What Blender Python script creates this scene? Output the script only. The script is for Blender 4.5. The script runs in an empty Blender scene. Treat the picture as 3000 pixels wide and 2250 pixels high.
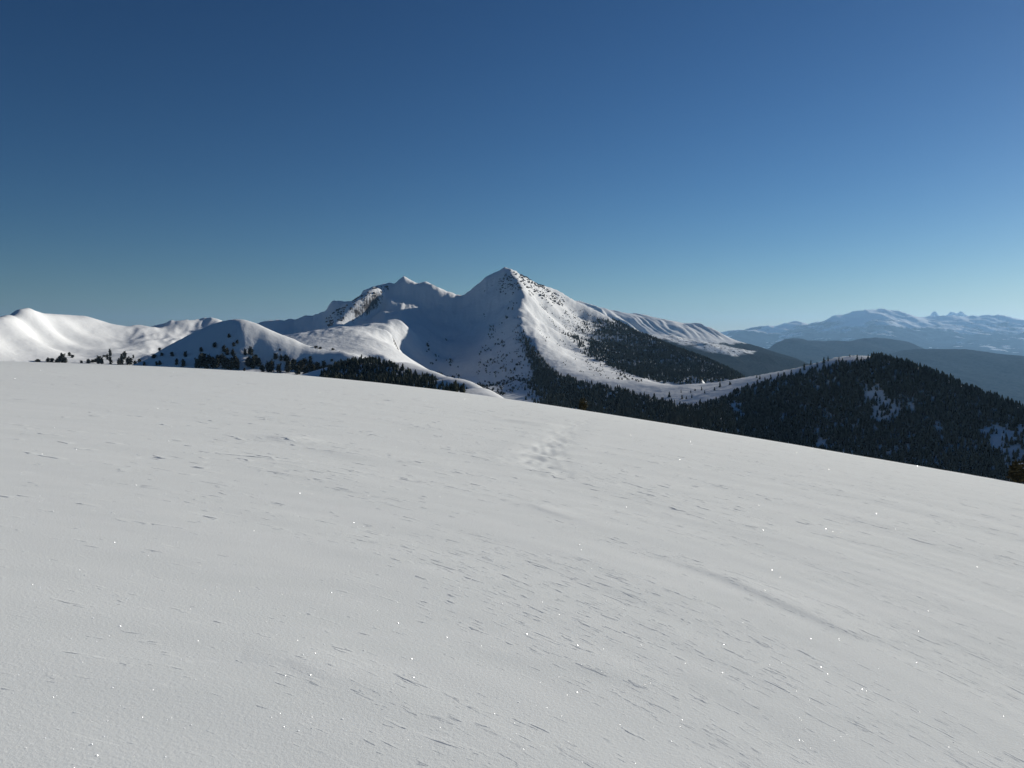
import bpy, math, random
import numpy as np
from mathutils import Vector

random.seed(7)
RNG = np.random.default_rng(11)
scene = bpy.context.scene
C = scene.collection

# ------------------------------------------------------------------ camera, sky, sun, exposure
F = 2309.0                      # focal length in pixels of the 3000 px wide photograph
PITCH = math.atan((1125 - 1000) / F)
CZ = 1.6
cam_d = bpy.data.cameras.new("camera")
cam_d.sensor_fit = 'HORIZONTAL'
cam_d.angle = 2 * math.atan(1500 / F)
cam_d.clip_start = 0.1
cam_d.clip_end = 200000
cam = bpy.data.objects.new("camera", cam_d)
cam.location = (0, 0, CZ)
cam.rotation_euler = (math.radians(90) - PITCH, 0, 0)
C.objects.link(cam)
scene.camera = cam

HAZE_DENSITY = 1.35e-5
SUN_AZ = math.radians(51)       # to the right of the view direction
SUN_EL = math.radians(15)
sun_dir = Vector((math.sin(SUN_AZ) * math.cos(SUN_EL), math.cos(SUN_AZ) * math.cos(SUN_EL), math.sin(SUN_EL)))
sd = bpy.data.lights.new("sun", 'SUN')
sd.energy = 5.0
sd.angle = math.radians(0.53)
sd.color = (1.0, 0.95, 0.875)
sun = bpy.data.objects.new("sun", sd)
sun.rotation_euler = (-sun_dir).to_track_quat('-Z', 'Y').to_euler()
sun.location = (300, 200, 200)
C.objects.link(sun)

world = bpy.data.worlds.new("World")
scene.world = world
world.use_nodes = True
wn = world.node_tree
wn.nodes.clear()
w_out = wn.nodes.new("ShaderNodeOutputWorld")
w_bg = wn.nodes.new("ShaderNodeBackground")
w_sky = wn.nodes.new("ShaderNodeTexSky")
w_sky.sky_type = 'NISHITA'
w_sky.sun_disc = False
w_sky.sun_elevation = SUN_EL
w_sky.sun_rotation = SUN_AZ
w_sky.altitude = 2200
w_sky.air_density = 1.2
w_sky.dust_density = 0.75
w_sky.ozone_density = 3.8
w_bg.inputs['Strength'].default_value = 0.050
w_hs = wn.nodes.new("ShaderNodeHueSaturation")
w_hs.inputs['Value'].default_value = 0.61
w_hs.inputs['Saturation'].default_value = 1.15
w_gm = wn.nodes.new("ShaderNodeGamma")
w_gm.inputs['Gamma'].default_value = 1.35
wn.links.new(w_sky.outputs[0], w_hs.inputs['Color'])
wn.links.new(w_hs.outputs[0], w_gm.inputs['Color'])
wn.links.new(w_gm.outputs[0], w_bg.inputs['Color'])
wn.links.new(w_bg.outputs[0], w_out.inputs['Surface'])

scene.view_settings.view_transform = 'Standard'
scene.view_settings.look = 'None'
scene.view_settings.exposure = 0.08
scene.view_settings.gamma = 1.0
scene.view_settings.use_curve_mapping = False
scene.render.engine = 'CYCLES'
scene.cycles.use_denoising = True
scene.cycles.max_bounces = 6
scene.cycles.diffuse_bounces = 3
scene.cycles.volume_bounces = 1

# ------------------------------------------------------------------ maths helpers
cp, sp = math.cos(PITCH), math.sin(PITCH)

def px2w(x, y, D):
    """point at forward distance D that the lens of the photograph sees at (x, y)"""
    cx = (np.asarray(x, float) - 1500) / F
    cz = (1125 - np.asarray(y, float)) / F
    Y = cp + cz * sp
    Z = -sp + cz * cp
    t = np.asarray(D, float) / Y
    return cx * t, np.asarray(D, float) + 0 * cx, CZ + Z * t

def w2px(X, Y, Z):
    dz = Z - CZ
    fw = Y * cp - dz * sp
    up = Y * sp + dz * cp
    return 1500 + F * X / fw, 1125 - F * up / fw

def smooth(a, b, x):
    t = np.clip((x - a) / (b - a), 0, 1)
    return t * t * (3 - 2 * t)

_perm = np.random.default_rng(3).permutation(512)
_ang = np.random.default_rng(4).uniform(0, 2 * math.pi, 512)
_gx, _gy = np.cos(_ang), np.sin(_ang)

def perlin(x, y, seed=0):
    xi = np.floor(x).astype(np.int64)
    yi = np.floor(y).astype(np.int64)
    xf, yf = x - xi, y - yi
    u = xf ** 3 * (xf * (xf * 6 - 15) + 10)
    v = yf ** 3 * (yf * (yf * 6 - 15) + 10)
    def g(ix, iy, dx, dy):
        h = _perm[(_perm[(ix + seed * 17) & 511] + iy) & 511]
        return _gx[h] * dx + _gy[h] * dy
    a = g(xi, yi, xf, yf)
    b = g(xi + 1, yi, xf - 1, yf)
    c = g(xi, yi + 1, xf, yf - 1)
    d = g(xi + 1, yi + 1, xf - 1, yf - 1)
    return 1.5 * ((a + (b - a) * u) * (1 - v) + (c + (d - c) * u) * v)

def fbm(x, y, octs=4, seed=0, gain=0.5):
    s, a = 0, 1.0
    for k in range(octs):
        s = s + a * perlin(x * 2 ** k + 13.7 * k, y * 2 ** k - 7.1 * k, seed + k)
        a *= gain
    return s

def ridged(x, y, octs=4, seed=0):
    s, a = 0, 1.0
    for k in range(octs):
        s = s + a * (1 - 2 * np.abs(perlin(x * 2 ** k + 5.3 * k, y * 2 ** k + 9.9 * k, seed + k)))
        a *= 0.5
    return s

def dense(pts, step=22):
    """points along a polyline of (x, y, D)"""
    out = [pts[0]]
    for p, q in zip(pts[:-1], pts[1:]):
        n = max(1, int(round(math.hypot(q[0] - p[0], q[1] - p[1]) / step)))
        for k in range(1, n + 1):
            t = k / n
            out.append(tuple(p[i] + (q[i] - p[i]) * t for i in range(3)))
    return out

# ------------------------------------------------------------------ mesh + object helpers
def tag(o, label=None, cat=None, group=None, kind=None):
    if label: o["label"] = label
    if cat: o["category"] = cat
    if group: o["group"] = group
    if kind: o["kind"] = kind
    return o

def new_mesh(name, co, faces, mats, smooth_shade=True, mat_idx=None, col=None, attr="tint"):
    """faces: an (n,3) or (n,4) int array"""
    me = bpy.data.meshes.new(name)
    co = np.ascontiguousarray(co, dtype=np.float32)
    faces = np.ascontiguousarray(faces, dtype=np.int32)
    k = faces.shape[1]
    me.vertices.add(len(co))
    me.vertices.foreach_set("co", co.ravel())
    me.loops.add(faces.size)
    me.loops.foreach_set("vertex_index", faces.ravel())
    me.polygons.add(len(faces))
    me.polygons.foreach_set("loop_start", np.arange(0, faces.size, k, dtype=np.int32))
    if mat_idx is not None:
        me.polygons.foreach_set("material_index", np.ascontiguousarray(mat_idx, dtype=np.int32))
    me.polygons.foreach_set("use_smooth", np.full(len(faces), smooth_shade, dtype=bool))
    if col is not None:
        at = me.color_attributes.new(attr, 'FLOAT_COLOR', 'POINT')
        c4 = np.ones((len(co), 4), np.float32)
        c4[:, :np.shape(col)[1] if np.ndim(col) > 1 else 3] = np.asarray(col)[:, None] if np.ndim(col) == 1 else col
        at.data.foreach_set("color", c4.ravel())
    for m in (mats if isinstance(mats, (list, tuple)) else [mats]):
        me.materials.append(m)
    me.update(calc_edges=True)
    return me

def link(name, me, parent=None):
    o = bpy.data.objects.new(name, me)
    C.objects.link(o)
    if parent is not None:
        o.parent = parent
    return o

def grid_faces(nr, nc):
    i = np.arange(nr - 1)[:, None] * nc + np.arange(nc - 1)[None, :]
    return np.stack([i, i + 1, i + nc + 1, i + nc], -1).reshape(-1, 4)

# ------------------------------------------------------------------ materials
def mat(name):
    m = bpy.data.materials.new(name)
    m.use_nodes = True
    nt = m.node_tree
    b = nt.nodes["Principled BSDF"]
    b.inputs["Specular IOR Level"].default_value = 0.0
    return m, nt, b

def N(nt, t, **kw):
    n = nt.nodes.new(t)
    for k, v in kw.items():
        setattr(n, k, v)
    return n

def noise_node(nt, scale, detail=4, rough=0.55, vec=None, stretch=None):
    n = N(nt, "ShaderNodeTexNoise")
    n.inputs["Scale"].default_value = scale
    n.inputs["Detail"].default_value = detail
    n.inputs["Roughness"].default_value = rough
    if vec is None:
        vec = N(nt, "ShaderNodeNewGeometry").outputs["Position"]
    if stretch:
        mp = N(nt, "ShaderNodeMapping")
        mp.inputs["Scale"].default_value = stretch[0]
        mp.inputs["Rotation"].default_value = stretch[1]
        nt.links.new(vec, mp.inputs["Vector"])
        vec = mp.outputs[0]
    nt.links.new(vec, n.inputs["Vector"])
    return n.outputs["Fac"]

def ramp(nt, fac, stops):
    r = N(nt, "ShaderNodeValToRGB")
    r.color_ramp.elements[0].position = stops[0][0]
    r.color_ramp.elements[0].color = (*stops[0][1], 1)
    r.color_ramp.elements[1].position = stops[-1][0]
    r.color_ramp.elements[1].color = (*stops[-1][1], 1)
    for p, c in stops[1:-1]:
        e = r.color_ramp.elements.new(p)
        e.color = (*c, 1)
    nt.links.new(fac, r.inputs[0])
    return r.outputs[0]

def math_node(nt, op, a, b=None, c=None):
    m = N(nt, "ShaderNodeMath", operation=op)
    for i, v in enumerate((a, b, c)):
        if v is None: continue
        if isinstance(v, (int, float)): m.inputs[i].default_value = v
        else: nt.links.new(v, m.inputs[i])
    return m.outputs[0]

def mix_col(nt, fac, a, b):
    m = N(nt, "ShaderNodeMix", data_type='RGBA')
    if isinstance(fac, (int, float)): m.inputs[0].default_value = fac
    else: nt.links.new(fac, m.inputs[0])
    for i, v in ((6, a), (7, b)):
        if isinstance(v, tuple): m.inputs[i].default_value = (*v, 1)
        else: nt.links.new(v, m.inputs[i])
    return m.outputs[2]

def bump(nt, b, h, strength, dist):
    n = N(nt, "ShaderNodeBump")
    n.inputs["Strength"].default_value = strength
    n.inputs["Distance"].default_value = dist
    nt.links.new(h, n.inputs["Height"])
    nt.links.new(n.outputs[0], b.inputs["Normal"])

SNOW = (0.84, 0.85, 0.835)
ROCK = (0.11, 0.105, 0.10)
FOREST = (0.020, 0.024, 0.022)

# fine snow of the slope the photographer stands on; the wind crust is fine relief laid along the drift direction
M_SLOPE, nt, b = mat("wind_packed_snow")
nz = noise_node(nt, 1.4, 4, 0.6, stretch=((0.35, 2.0, 1), (0, 0, math.radians(31))))
nt.links.new(ramp(nt, nz, [(0.3, (0.85, 0.87, 0.83)), (0.7, (0.895, 0.91, 0.87))]), b.inputs["Base Color"])
b.inputs["Roughness"].default_value = 0.7
at = N(nt, "ShaderNodeAttribute", attribute_name="crust")
sepc = N(nt, "ShaderNodeSeparateColor")
nt.links.new(at.outputs["Color"], sepc.inputs[0])
def remap(nt, v, a0, a1, b0=0.0, b1=1.0):
    m = N(nt, "ShaderNodeMapRange", interpolation_type='SMOOTHSTEP')
    for k, q in (("From Min", a0), ("From Max", a1), ("To Min", b0), ("To Max", b1)):
        m.inputs[k].default_value = q
    nt.links.new(v, m.inputs["Value"])
    return m.outputs[0]
tilt = 0.0
for lp, lq, thr, amt, n0, n1_, r0, r1, sd_ in ((0.15, 0.036, 0.608, 0.18, 0, 1, 6, 11, 1.3), (0.26, 0.075, 0.612, 0.20, 2, 5, 12, 20, 5.7), (0.50, 0.11, 0.622, 0.24, 4, 8, 18, 28, 9.1),
                                      (0.55, 0.25, 0.596, 0.27, 8, 12, 36, 56, 14.9), (1.2, 0.70, 0.602, 0.26, 22, 36, 100, 140, 20.3), (0.42, 0.06, 0.660, 0.26, 0, 1, 7, 11, 31.7)):
    pair = []
    for dq in (0.0, 0.22):
        cv = N(nt, "ShaderNodeCombineXYZ")
        nt.links.new(math_node(nt, 'DIVIDE', sepc.outputs[0], lp), cv.inputs[0])
        nt.links.new(math_node(nt, 'ADD', math_node(nt, 'DIVIDE', sepc.outputs[1], lq), dq), cv.inputs[1])
        cv.inputs[2].default_value = sd_
        pair.append(noise_node(nt, 1.0, 2.0, 0.55, vec=cv.outputs[0]))
    # thr is met sooner where the crust is torn
    lift = math_node(nt, 'SUBTRACT', pair[0], math_node(nt, 'MULTIPLY', math_node(nt, 'SUBTRACT', 1.0, sepc.outputs[2]), 0.085))
    band = math_node(nt, 'SUBTRACT', remap(nt, lift, thr - 0.018, thr), remap(nt, lift, thr + 0.05, thr + 0.09))
    near_edge = remap(nt, math_node(nt, 'SUBTRACT', pair[1], pair[0]), 0.0, 0.02)
    fade = math_node(nt, 'MULTIPLY', remap(nt, at.outputs["Alpha"], r0, r1, amt, 0.0), remap(nt, at.outputs["Alpha"], n0, n1_))
    k = math_node(nt, 'MULTIPLY', math_node(nt, 'MULTIPLY', band, near_edge), fade)
    tilt = math_node(nt, 'ADD', k, tilt)
    lip = math_node(nt, 'MULTIPLY', math_node(nt, 'MULTIPLY', band, remap(nt, math_node(nt, 'SUBTRACT', pair[0], pair[1]), 0.0, 0.02)), fade)
    tilt = math_node(nt, 'SUBTRACT', tilt, math_node(nt, 'MULTIPLY', lip, 0.16))
tilt = math_node(nt, 'MINIMUM', tilt, 0.30)
grain = N(nt, "ShaderNodeBump")
grain.inputs["Strength"].default_value = 1.0
grain.inputs["Distance"].default_value = 0.0018
nt.links.new(noise_node(nt, 55, 3, 0.7), grain.inputs["Height"])
edge = N(nt, "ShaderNodeVectorMath", operation='SCALE')
edge.inputs[0].default_value = (-0.62, -0.78, 0)
nt.links.new(tilt, edge.inputs["Scale"])
vadd = N(nt, "ShaderNodeVectorMath", operation='ADD')
nt.links.new(grain.outputs[0], vadd.inputs[0]); nt.links.new(edge.outputs[0], vadd.inputs[1])
vn = N(nt, "ShaderNodeVectorMath", operation='NORMALIZE')
nt.links.new(vadd.outputs[0], vn.inputs[0])
nt.links.new(vn.outputs[0], b.inputs["Normal"])

def mountain_snow(name, rock_lo, rock_hi, rscale, bscale, bdist, snow=SNOW):
    m, nt, b = mat(name)
    geo = N(nt, "ShaderNodeNewGeometry")
    sep = N(nt, "ShaderNodeSeparateXYZ")
    nt.links.new(geo.outputs["True Normal"], sep.inputs[0])
    steep = math_node(nt, 'SUBTRACT', 1.0, sep.outputs[2])
    n1 = noise_node(nt, rscale, 5, 0.65)
    n2 = noise_node(nt, rscale * 5, 3, 0.6)
    v = math_node(nt, 'ADD', math_node(nt, 'MULTIPLY', steep, 1.1), math_node(nt, 'MULTIPLY', n1, 0.6))
    v = math_node(nt, 'ADD', v, math_node(nt, 'MULTIPLY', n2, 0.3))
    mask = N(nt, "ShaderNodeMapRange")
    mask.inputs["From Min"].default_value = rock_lo
    mask.inputs["From Max"].default_value = rock_hi
    nt.links.new(v, mask.inputs["Value"])
    nt.links.new(mix_col(nt, mask.outputs[0], snow, ROCK), b.inputs["Base Color"])
    b.inputs["Roughness"].default_value = 0.75
    nb = noise_node(nt, bscale, 5, 0.6)
    bump(nt, b, nb, 0.6, bdist)
    return m

M_MTN = mountain_snow("mountain_snow", 1.03, 1.12, 0.02, 0.03, 6)
M_HILL = mountain_snow("hill_snow", 1.2, 1.4, 0.012, 0.02, 4)

def forest_hill_mat(name, snow_lo, snow_hi, scale, zlo, zhi, amount, fields=False, cover=False):
    """dark woods with open snow patches; more snow with height"""
    m, nt, b = mat(name)
    geo = N(nt, "ShaderNodeNewGeometry")
    sep = N(nt, "ShaderNodeSeparateXYZ")
    nt.links.new(geo.outputs["Position"], sep.inputs[0])
    zr = N(nt, "ShaderNodeMapRange")
    zr.inputs["From Min"].default_value = zlo
    zr.inputs["From Max"].default_value = zhi
    nt.links.new(sep.outputs[2], zr.inputs["Value"])
    n1 = noise_node(nt, scale, 6, 0.62)
    v = math_node(nt, 'ADD', n1, math_node(nt, 'MULTIPLY', zr.outputs[0], amount))
    mask = N(nt, "ShaderNodeMapRange")
    mask.inputs["From Min"].default_value = snow_lo
    mask.inputs["From Max"].default_value = snow_hi
    nt.links.new(v, mask.inputs["Value"])
    snowy = mask.outputs[0]
    if cover:       # open snow strip along the crest
        ca = N(nt, "ShaderNodeAttribute", attribute_name="cover")
        speck = N(nt, "ShaderNodeMapRange")
        speck.inputs["From Min"].default_value = 0.38
        speck.inputs["From Max"].default_value = 0.46
        nt.links.new(noise_node(nt, 0.03, 3, 0.6), speck.inputs["Value"])
        snowy = math_node(nt, 'MAXIMUM', snowy, math_node(nt, 'MULTIPLY', ca.outputs["Fac"], speck.outputs[0]))
    if fields:      # open snowfields on the low ground
        low = N(nt, "ShaderNodeMapRange", interpolation_type='SMOOTHSTEP')
        for k_, q_ in (("From Min", -520), ("From Max", -420), ("To Min", 0), ("To Max", 1)): low.inputs[k_].default_value = q_
        nt.links.new(sep.outputs[2], low.inputs["Value"])
        n3 = noise_node(nt, 0.0009, 4, 0.6)
        m3 = N(nt, "ShaderNodeMapRange")
        m3.inputs["From Min"].default_value = 0.60
        m3.inputs["From Max"].default_value = 0.64
        nt.links.new(n3, m3.inputs["Value"])
        snowy = math_node(nt, 'MAXIMUM', snowy, math_node(nt, 'MULTIPLY', m3.outputs[0], low.outputs[0]))
    n2 = noise_node(nt, scale * 14, 3, 0.6)
    woods = ramp(nt, n2, [(0.3, (0.006, 0.008, 0.009)), (0.7, (0.034, 0.038, 0.040))])
    nt.links.new(mix_col(nt, snowy, woods, SNOW), b.inputs["Base Color"])
    b.inputs["Roughness"].default_value = 0.85
    bump(nt, b, n2, 0.7, 1.0 / scale * 0.02)
    return m

M_BLUE = forest_hill_mat("wooded_ridge", 0.78, 0.82, 0.0012, -1200, 300, 0.12)
M_BLUE0 = forest_hill_mat("wooded_ridge_with_snowfields", 0.78, 0.82, 0.004, 3000, 4000, 0.0, cover=True)
M_FAR = forest_hill_mat("far_range_snow", 0.74, 0.82, 0.0007, -100, 1150, 0.56, True)
M_VALLEY = forest_hill_mat("valley_woods", 0.62, 0.66, 0.0015, 0, 100, 0.0)

def crown_mat(name, c0, c1, scale=0.35):
    m, nt, b = mat(name)
    at = N(nt, "ShaderNodeAttribute", attribute_name="tint")
    n1 = noise_node(nt, scale, 3, 0.7)
    c = ramp(nt, n1, [(0.3, c0), (0.7, c1)])
    mm = N(nt, "ShaderNodeMix", data_type='RGBA', blend_type='MULTIPLY')
    mm.inputs[0].default_value = 1.0
    nt.links.new(c, mm.inputs[6])
    nt.links.new(at.outputs["Color"], mm.inputs[7])
    nt.links.new(mm.outputs[2], b.inputs["Base Color"])
    b.inputs["Roughness"].default_value = 0.8
    return m

M_CROWN = crown_mat("conifer_needles", (0.030, 0.034, 0.026), (0.062, 0.066, 0.046))
M_PINE = crown_mat("stone_pine_needles", (0.030, 0.032, 0.026), (0.060, 0.058, 0.040))
M_BUSH = crown_mat("dwarf_pine_needles", (0.050, 0.046, 0.027), (0.115, 0.098, 0.055), 6)
M_BARK, nt, b = mat("bark")
nt.links.new(ramp(nt, noise_node(nt, 4, 4), [(0.3, (0.05, 0.035, 0.025)), (0.7, (0.11, 0.08, 0.06))]), b.inputs["Base Color"])
M_CAP, nt, b = mat("clinging_snow")
nt.links.new(ramp(nt, noise_node(nt, 8, 3), [(0.3, (0.76, 0.78, 0.79)), (0.7, (0.83, 0.84, 0.84))]), b.inputs["Base Color"])
M_ROCK, nt, b = mat("dark_rock")
nt.links.new(ramp(nt, noise_node(nt, 0.2, 5), [(0.3, (0.06, 0.055, 0.05)), (0.7, (0.19, 0.17, 0.15))]), b.inputs["Base Color"])
b.inputs["Roughness"].default_value = 0.9
M_ICE, nt, b = mat("ice_crystal")
nt.links.new(ramp(nt, noise_node(nt, 30, 2), [(0.3, (0.85, 0.88, 0.9)), (0.7, (0.92, 0.93, 0.94))]), b.inputs["Base Color"])
b.inputs["Roughness"].default_value = 0.25
b.inputs["Specular IOR Level"].default_value = 1.0

# ------------------------------------------------------------------ landforms (heightfields through surveyed points)
class Land:
    def __init__(self, pts, soft=0.012, kw=1.0):
        P = np.array(sorted(set((round(float(a), 1), round(float(b_), 1), round(float(c), 1)) for a, b_, c in pts)))
        X, Y, Z = px2w(P[:, 0], P[:, 1], P[:, 2])
        self.kw = kw
        S = np.stack([X / Y, np.log(Y) * kw], 1)
        e = (Z - CZ) / Y
        # one elevation per place
        keep = []
        for i in range(len(S)):
            if all(np.hypot(*(S[i] - S[j])) > 2e-3 for j in keep): keep.append(i)
        S, e = S[keep], e[keep]
        self.S, self.soft = S, soft
        n = len(S)
        A = np.zeros((n + 3, n + 3))
        r2 = ((S[:, None, :] - S[None, :, :]) ** 2).sum(-1)
        A[:n, :n] = np.sqrt(r2 + soft ** 2)
        A[:n, n] = 1; A[:n, n + 1:] = S
        A[n:, :n] = A[:n, n:].T
        rhs = np.zeros(n + 3); rhs[:n] = e
        A[:n, :n] -= np.eye(n) * 5e-5
        self.wt = np.linalg.lstsq(A, rhs, rcond=None)[0]

    def elev(self, s, w):
        sh = s.shape
        s, w = s.ravel(), w.ravel() * self.kw
        out = self.wt[-3] + self.wt[-2] * s + self.wt[-1] * w
        for k in range(len(self.S)):
            out += self.wt[k] * np.sqrt((s - self.S[k, 0]) ** 2 + (w - self.S[k, 1]) ** 2 + self.soft ** 2)
        return out.reshape(sh)

    def build(self, x0, x1, D0, D1, nc, nr, noise=None, margin=0):
        self.s0, self.s1 = (x0 - 1500) / F, (x1 - 1500) / F
        self.w0, self.w1 = math.log(D0), math.log(D1)
        s = np.linspace(self.s0, self.s1, nc)
        w = np.linspace(self.w0, self.w1, nr)
        Sg, Wg = np.meshgrid(s, w)
        Y = np.exp(Wg)
        X = Sg * Y
        Z = CZ + Y * self.elev(Sg, Wg)
        if noise is not None:
            Z = Z + noise(X, Y, Z)
        self.X, self.Y, self.Z = X, Y, Z
        self.nc, self.nr = nc, nr
        return self

    def at(self, X, Y):
        X, Y = np.asarray(X, float), np.asarray(Y, float)
        u = (X / Y - self.s0) / (self.s1 - self.s0) * (self.nc - 1)
        v = (np.log(np.maximum(Y, 1e-3)) - self.w0) / (self.w1 - self.w0) * (self.nr - 1)
        ok = (u >= 0) & (u <= self.nc - 1) & (v >= 0) & (v <= self.nr - 1)
        iu = np.clip(np.floor(u).astype(int), 0, self.nc - 2)
        iv = np.clip(np.floor(v).astype(int), 0, self.nr - 2)
        fu, fv = np.clip(u - iu, 0, 1), np.clip(v - iv, 0, 1)
        z = (self.Z[iv, iu] * (1 - fu) + self.Z[iv, iu + 1] * fu) * (1 - fv) + \
            (self.Z[iv + 1, iu] * (1 - fu) + self.Z[iv + 1, iu + 1] * fu) * fv
        return np.where(ok, z, -1e4)

    def obj(self, name, m, c0=0, c1=None):
        c1 = self.nc if c1 is None else c1
        co = np.stack([self.X[:, c0:c1], self.Y[:, c0:c1], self.Z[:, c0:c1]], -1).reshape(-1, 3)
        return link(name, new_mesh(name, co, grid_faces(self.nr, c1 - c0), m))

def far(k, pts):
    return [(x, y, D * k) for x, y, D in pts]

def back(line, *steps):
    """ground that falls away behind a skyline: steps of (distance factor, pixels down)"""
    out = []
    for f, d in steps:
        out += [(x, y + d, D * f) for x, y, D in line[::2]]
    return out

# ---- main mountain, its bowl and spur, the saddle and the wooded hill to the right
sky_m = dense([(560, 1010, 2500), (660, 975, 2650), (752, 947, 2750), (781, 940, 2770), (817, 936, 2800), (863, 934, 2820), (890, 925, 2830),
    (917, 923, 2840), (945, 914, 2850), (958, 908, 2850), (966, 893, 2850), (976, 882, 2850), (993, 880, 2860), (1012, 884, 2870), (1039, 881, 2890), (1052, 870, 2905),
    (1066, 851, 2925), (1090, 841, 2965), (1120, 832, 3000), (1145, 828, 3015), (1160, 831, 3020), (1172, 817, 3020), (1185, 809, 3020),
    (1204, 819, 3025), (1226, 830, 3025), (1250, 824, 3025), (1272, 832, 3010), (1300, 848, 3020), (1338, 862, 3020), (1363, 860, 3010),
    (1376, 850, 3010), (1403, 829, 3000), (1425, 810, 3000), (1458, 793, 3000), (1477, 783, 3000)], 18)
sky_r = dense([(1490, 786, 3020), (1512, 794, 3080), (1525, 805, 3120), (1553, 820, 3220), (1580, 835, 3320), (1601, 839, 3400), (1634, 851, 3500),
    (1675, 876, 3600), (1715, 897, 3650), (1742, 907, 3650), (1770, 922, 3560), (1804, 942, 3400), (1842, 961, 3250), (1877, 980, 3080), (1909, 991, 2950),
    (1953, 1010, 2800), (2016, 1035, 2600), (2080, 1060, 2420), (2143, 1089, 2250), (2200, 1120, 2120), (2300, 1180, 1950)], 20)
crest = dense([(1495, 797, 2940), (1509, 811, 2880), (1531, 841, 2770), (1541, 868, 2660), (1534, 893, 2570), (1522, 915, 2480), (1518, 936, 2400), (1526, 958, 2310),
    (1550, 990, 2190), (1580, 1034, 2040), (1601, 1063, 1930), (1634, 1083, 1840), (1715, 1103, 1680), (1796, 1116, 1540), (1870, 1134, 1430),
    (1930, 1150, 1340), (1975, 1158, 1290)], 16)
saddle_top = dense([(1903, 1118, 1560), (1944, 1125, 1470), (1982, 1129, 1400), (2016, 1127, 1370), (2108, 1119, 1320), (2175, 1107, 1290), (2238, 1096, 1260), (2333, 1078, 1220),
    (2400, 1062, 1190), (2446, 1047, 1170), (2507, 1041, 1150), (2539, 1043, 1140), (2568, 1046, 1130), (2629, 1058, 1110), (2710, 1083, 1090), (2792, 1117, 1060),
    (2895, 1160, 1020), (3000, 1196, 990), (3300, 1300, 930)], 22)
lit = [(1580, 900, 2900), (1600, 870, 3130), (1640, 950, 2880), (1700, 1000, 2750), (1600, 960, 2600), (1570, 940, 2560), (1650, 1030, 2330), (1620, 1000, 2360), (1700, 1060, 2120), (1763, 1066, 2150),
       (1725, 1040, 2300), (1817, 1090, 1930), (1890, 1113, 1710), (1760, 1090, 1850), (1850, 1118, 1620), (1700, 940, 3250), (1760, 980, 3050), (1800, 1010, 2750), (1850, 1050, 2350), (1900, 1050, 2450),
       (1950, 1080, 2120), (2000, 1100, 1950), (1900, 1020, 2680), (2060, 1110, 1800), (2000, 1070, 2200), (1560, 890, 2760)]
bowl = [(1363, 900, 2930), (1300, 900, 2930), (1230, 880, 2940), (1180, 860, 2950), (1440, 850, 2920), (1450, 900, 2760), (1400, 940, 2740), (1300, 950, 2800), (1240, 940, 2760), (1450, 950, 2580), (1480, 900, 2700),
        (1300, 1000, 2620), (1400, 1000, 2500), (1480, 1000, 2320), (1300, 1060, 2400), (1400, 1060, 2200), (1500, 1060, 2050), (1300, 1110, 2150), (1400, 1110, 1950), (1500, 1120, 1750),
        (1450, 1150, 1650), (1550, 1110, 1800), (1600, 1130, 1640), (1700, 1150, 1480), (1800, 1175, 1330), (1900, 1205, 1180), (1205, 1050, 2250), (1228, 985, 2460), (1240, 957, 2600), (1350, 1150, 1850),
        (1250, 1110, 2120), (1200, 1110, 2100), (1100, 1090, 1700), (1550, 1050, 1990), (1570, 1080, 1890), (1600, 1095, 1800), (1650, 1120, 1640),
        (2000, 1240, 1010), (1500, 1180, 1450), (1700, 1210, 1200), (1600, 1200, 1250), (1300, 1180, 1500), (1100, 1180, 1300), (800, 1180, 1300)]
left_ridge = dense([(968, 962, 2620), (985, 950, 2651), (1015, 931, 2707), (1040, 913, 2753), (1060, 897, 2790), (1085, 879, 2836), (1108, 863, 2880)], 14)
left_gully = dense([(990, 972, 2610), (1012, 959, 2670), (1040, 941, 2735), (1065, 926, 2778), (1090, 910, 2825), (1112, 893, 2868)], 14)
left_face = [(780, 980, 2690), (860, 965, 2770), (920, 950, 2780), (950, 930, 2780), (1000, 905, 2770), (1035, 885, 2850), (880, 1000, 2690), (830, 1020, 2620), (940, 980, 2680), (760, 1030, 2580), (700, 1050, 2540), (620, 1060, 2450), (900, 1012, 2640), (945, 1000, 2620),
             (1140, 865, 2930), (1135, 895, 2860), (1115, 920, 2790), (1065, 945, 2735), (1022, 970, 2650), (980, 988, 2590)]
knoll = [(915, 1018, 1760), (960, 998, 1850), (998, 985, 1920), (1047, 973, 2000), (1085, 974, 2060), (1118, 976, 2090), (1147, 986, 2110), (1100, 1000, 1900), (1050, 1010, 1830), (1000, 1025, 1760), (1052, 1042, 1690),
         (1126, 1045, 1740), (1150, 1016, 1930), (950, 1035, 1700), (1020, 962, 2250), (1060, 957, 2300), (1120, 946, 2380), (1172, 941, 2400), (1134, 962, 2290), (1080, 1075, 1560), (980, 1060, 1600), (1170, 925, 2720)]
hill_face = [(2100, 1175, 1150), (2000, 1190, 1170), (2200, 1180, 1090), (2300, 1150, 1120), (2400, 1110, 1130), (2500, 1090, 1110), (2600, 1100, 1085), (2700, 1130, 1060), (2800, 1165, 1030), (2900, 1210, 990),
             (2200, 1230, 960), (2300, 1200, 1020), (2400, 1180, 1035), (2500, 1160, 1030), (2600, 1160, 1015), (2700, 1190, 985), (2850, 1240, 930), (3000, 1260, 900),
             (2150, 1260, 880), (2300, 1280, 860), (2450, 1260, 890), (2600, 1240, 910), (2750, 1270, 860), (2900, 1310, 800), (3000, 1330, 780), (2450, 1320, 800), (2600, 1330, 780), (2750, 1360, 740), (2900, 1410, 680), (3100, 1420, 680),
             (2300, 1340, 760), (2100, 1300, 820), (3300, 1420, 720), (2500, 1420, 640), (2800, 1500, 560), (3200, 1560, 540), (2000, 1330, 760), (1800, 1280, 950)]
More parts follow.
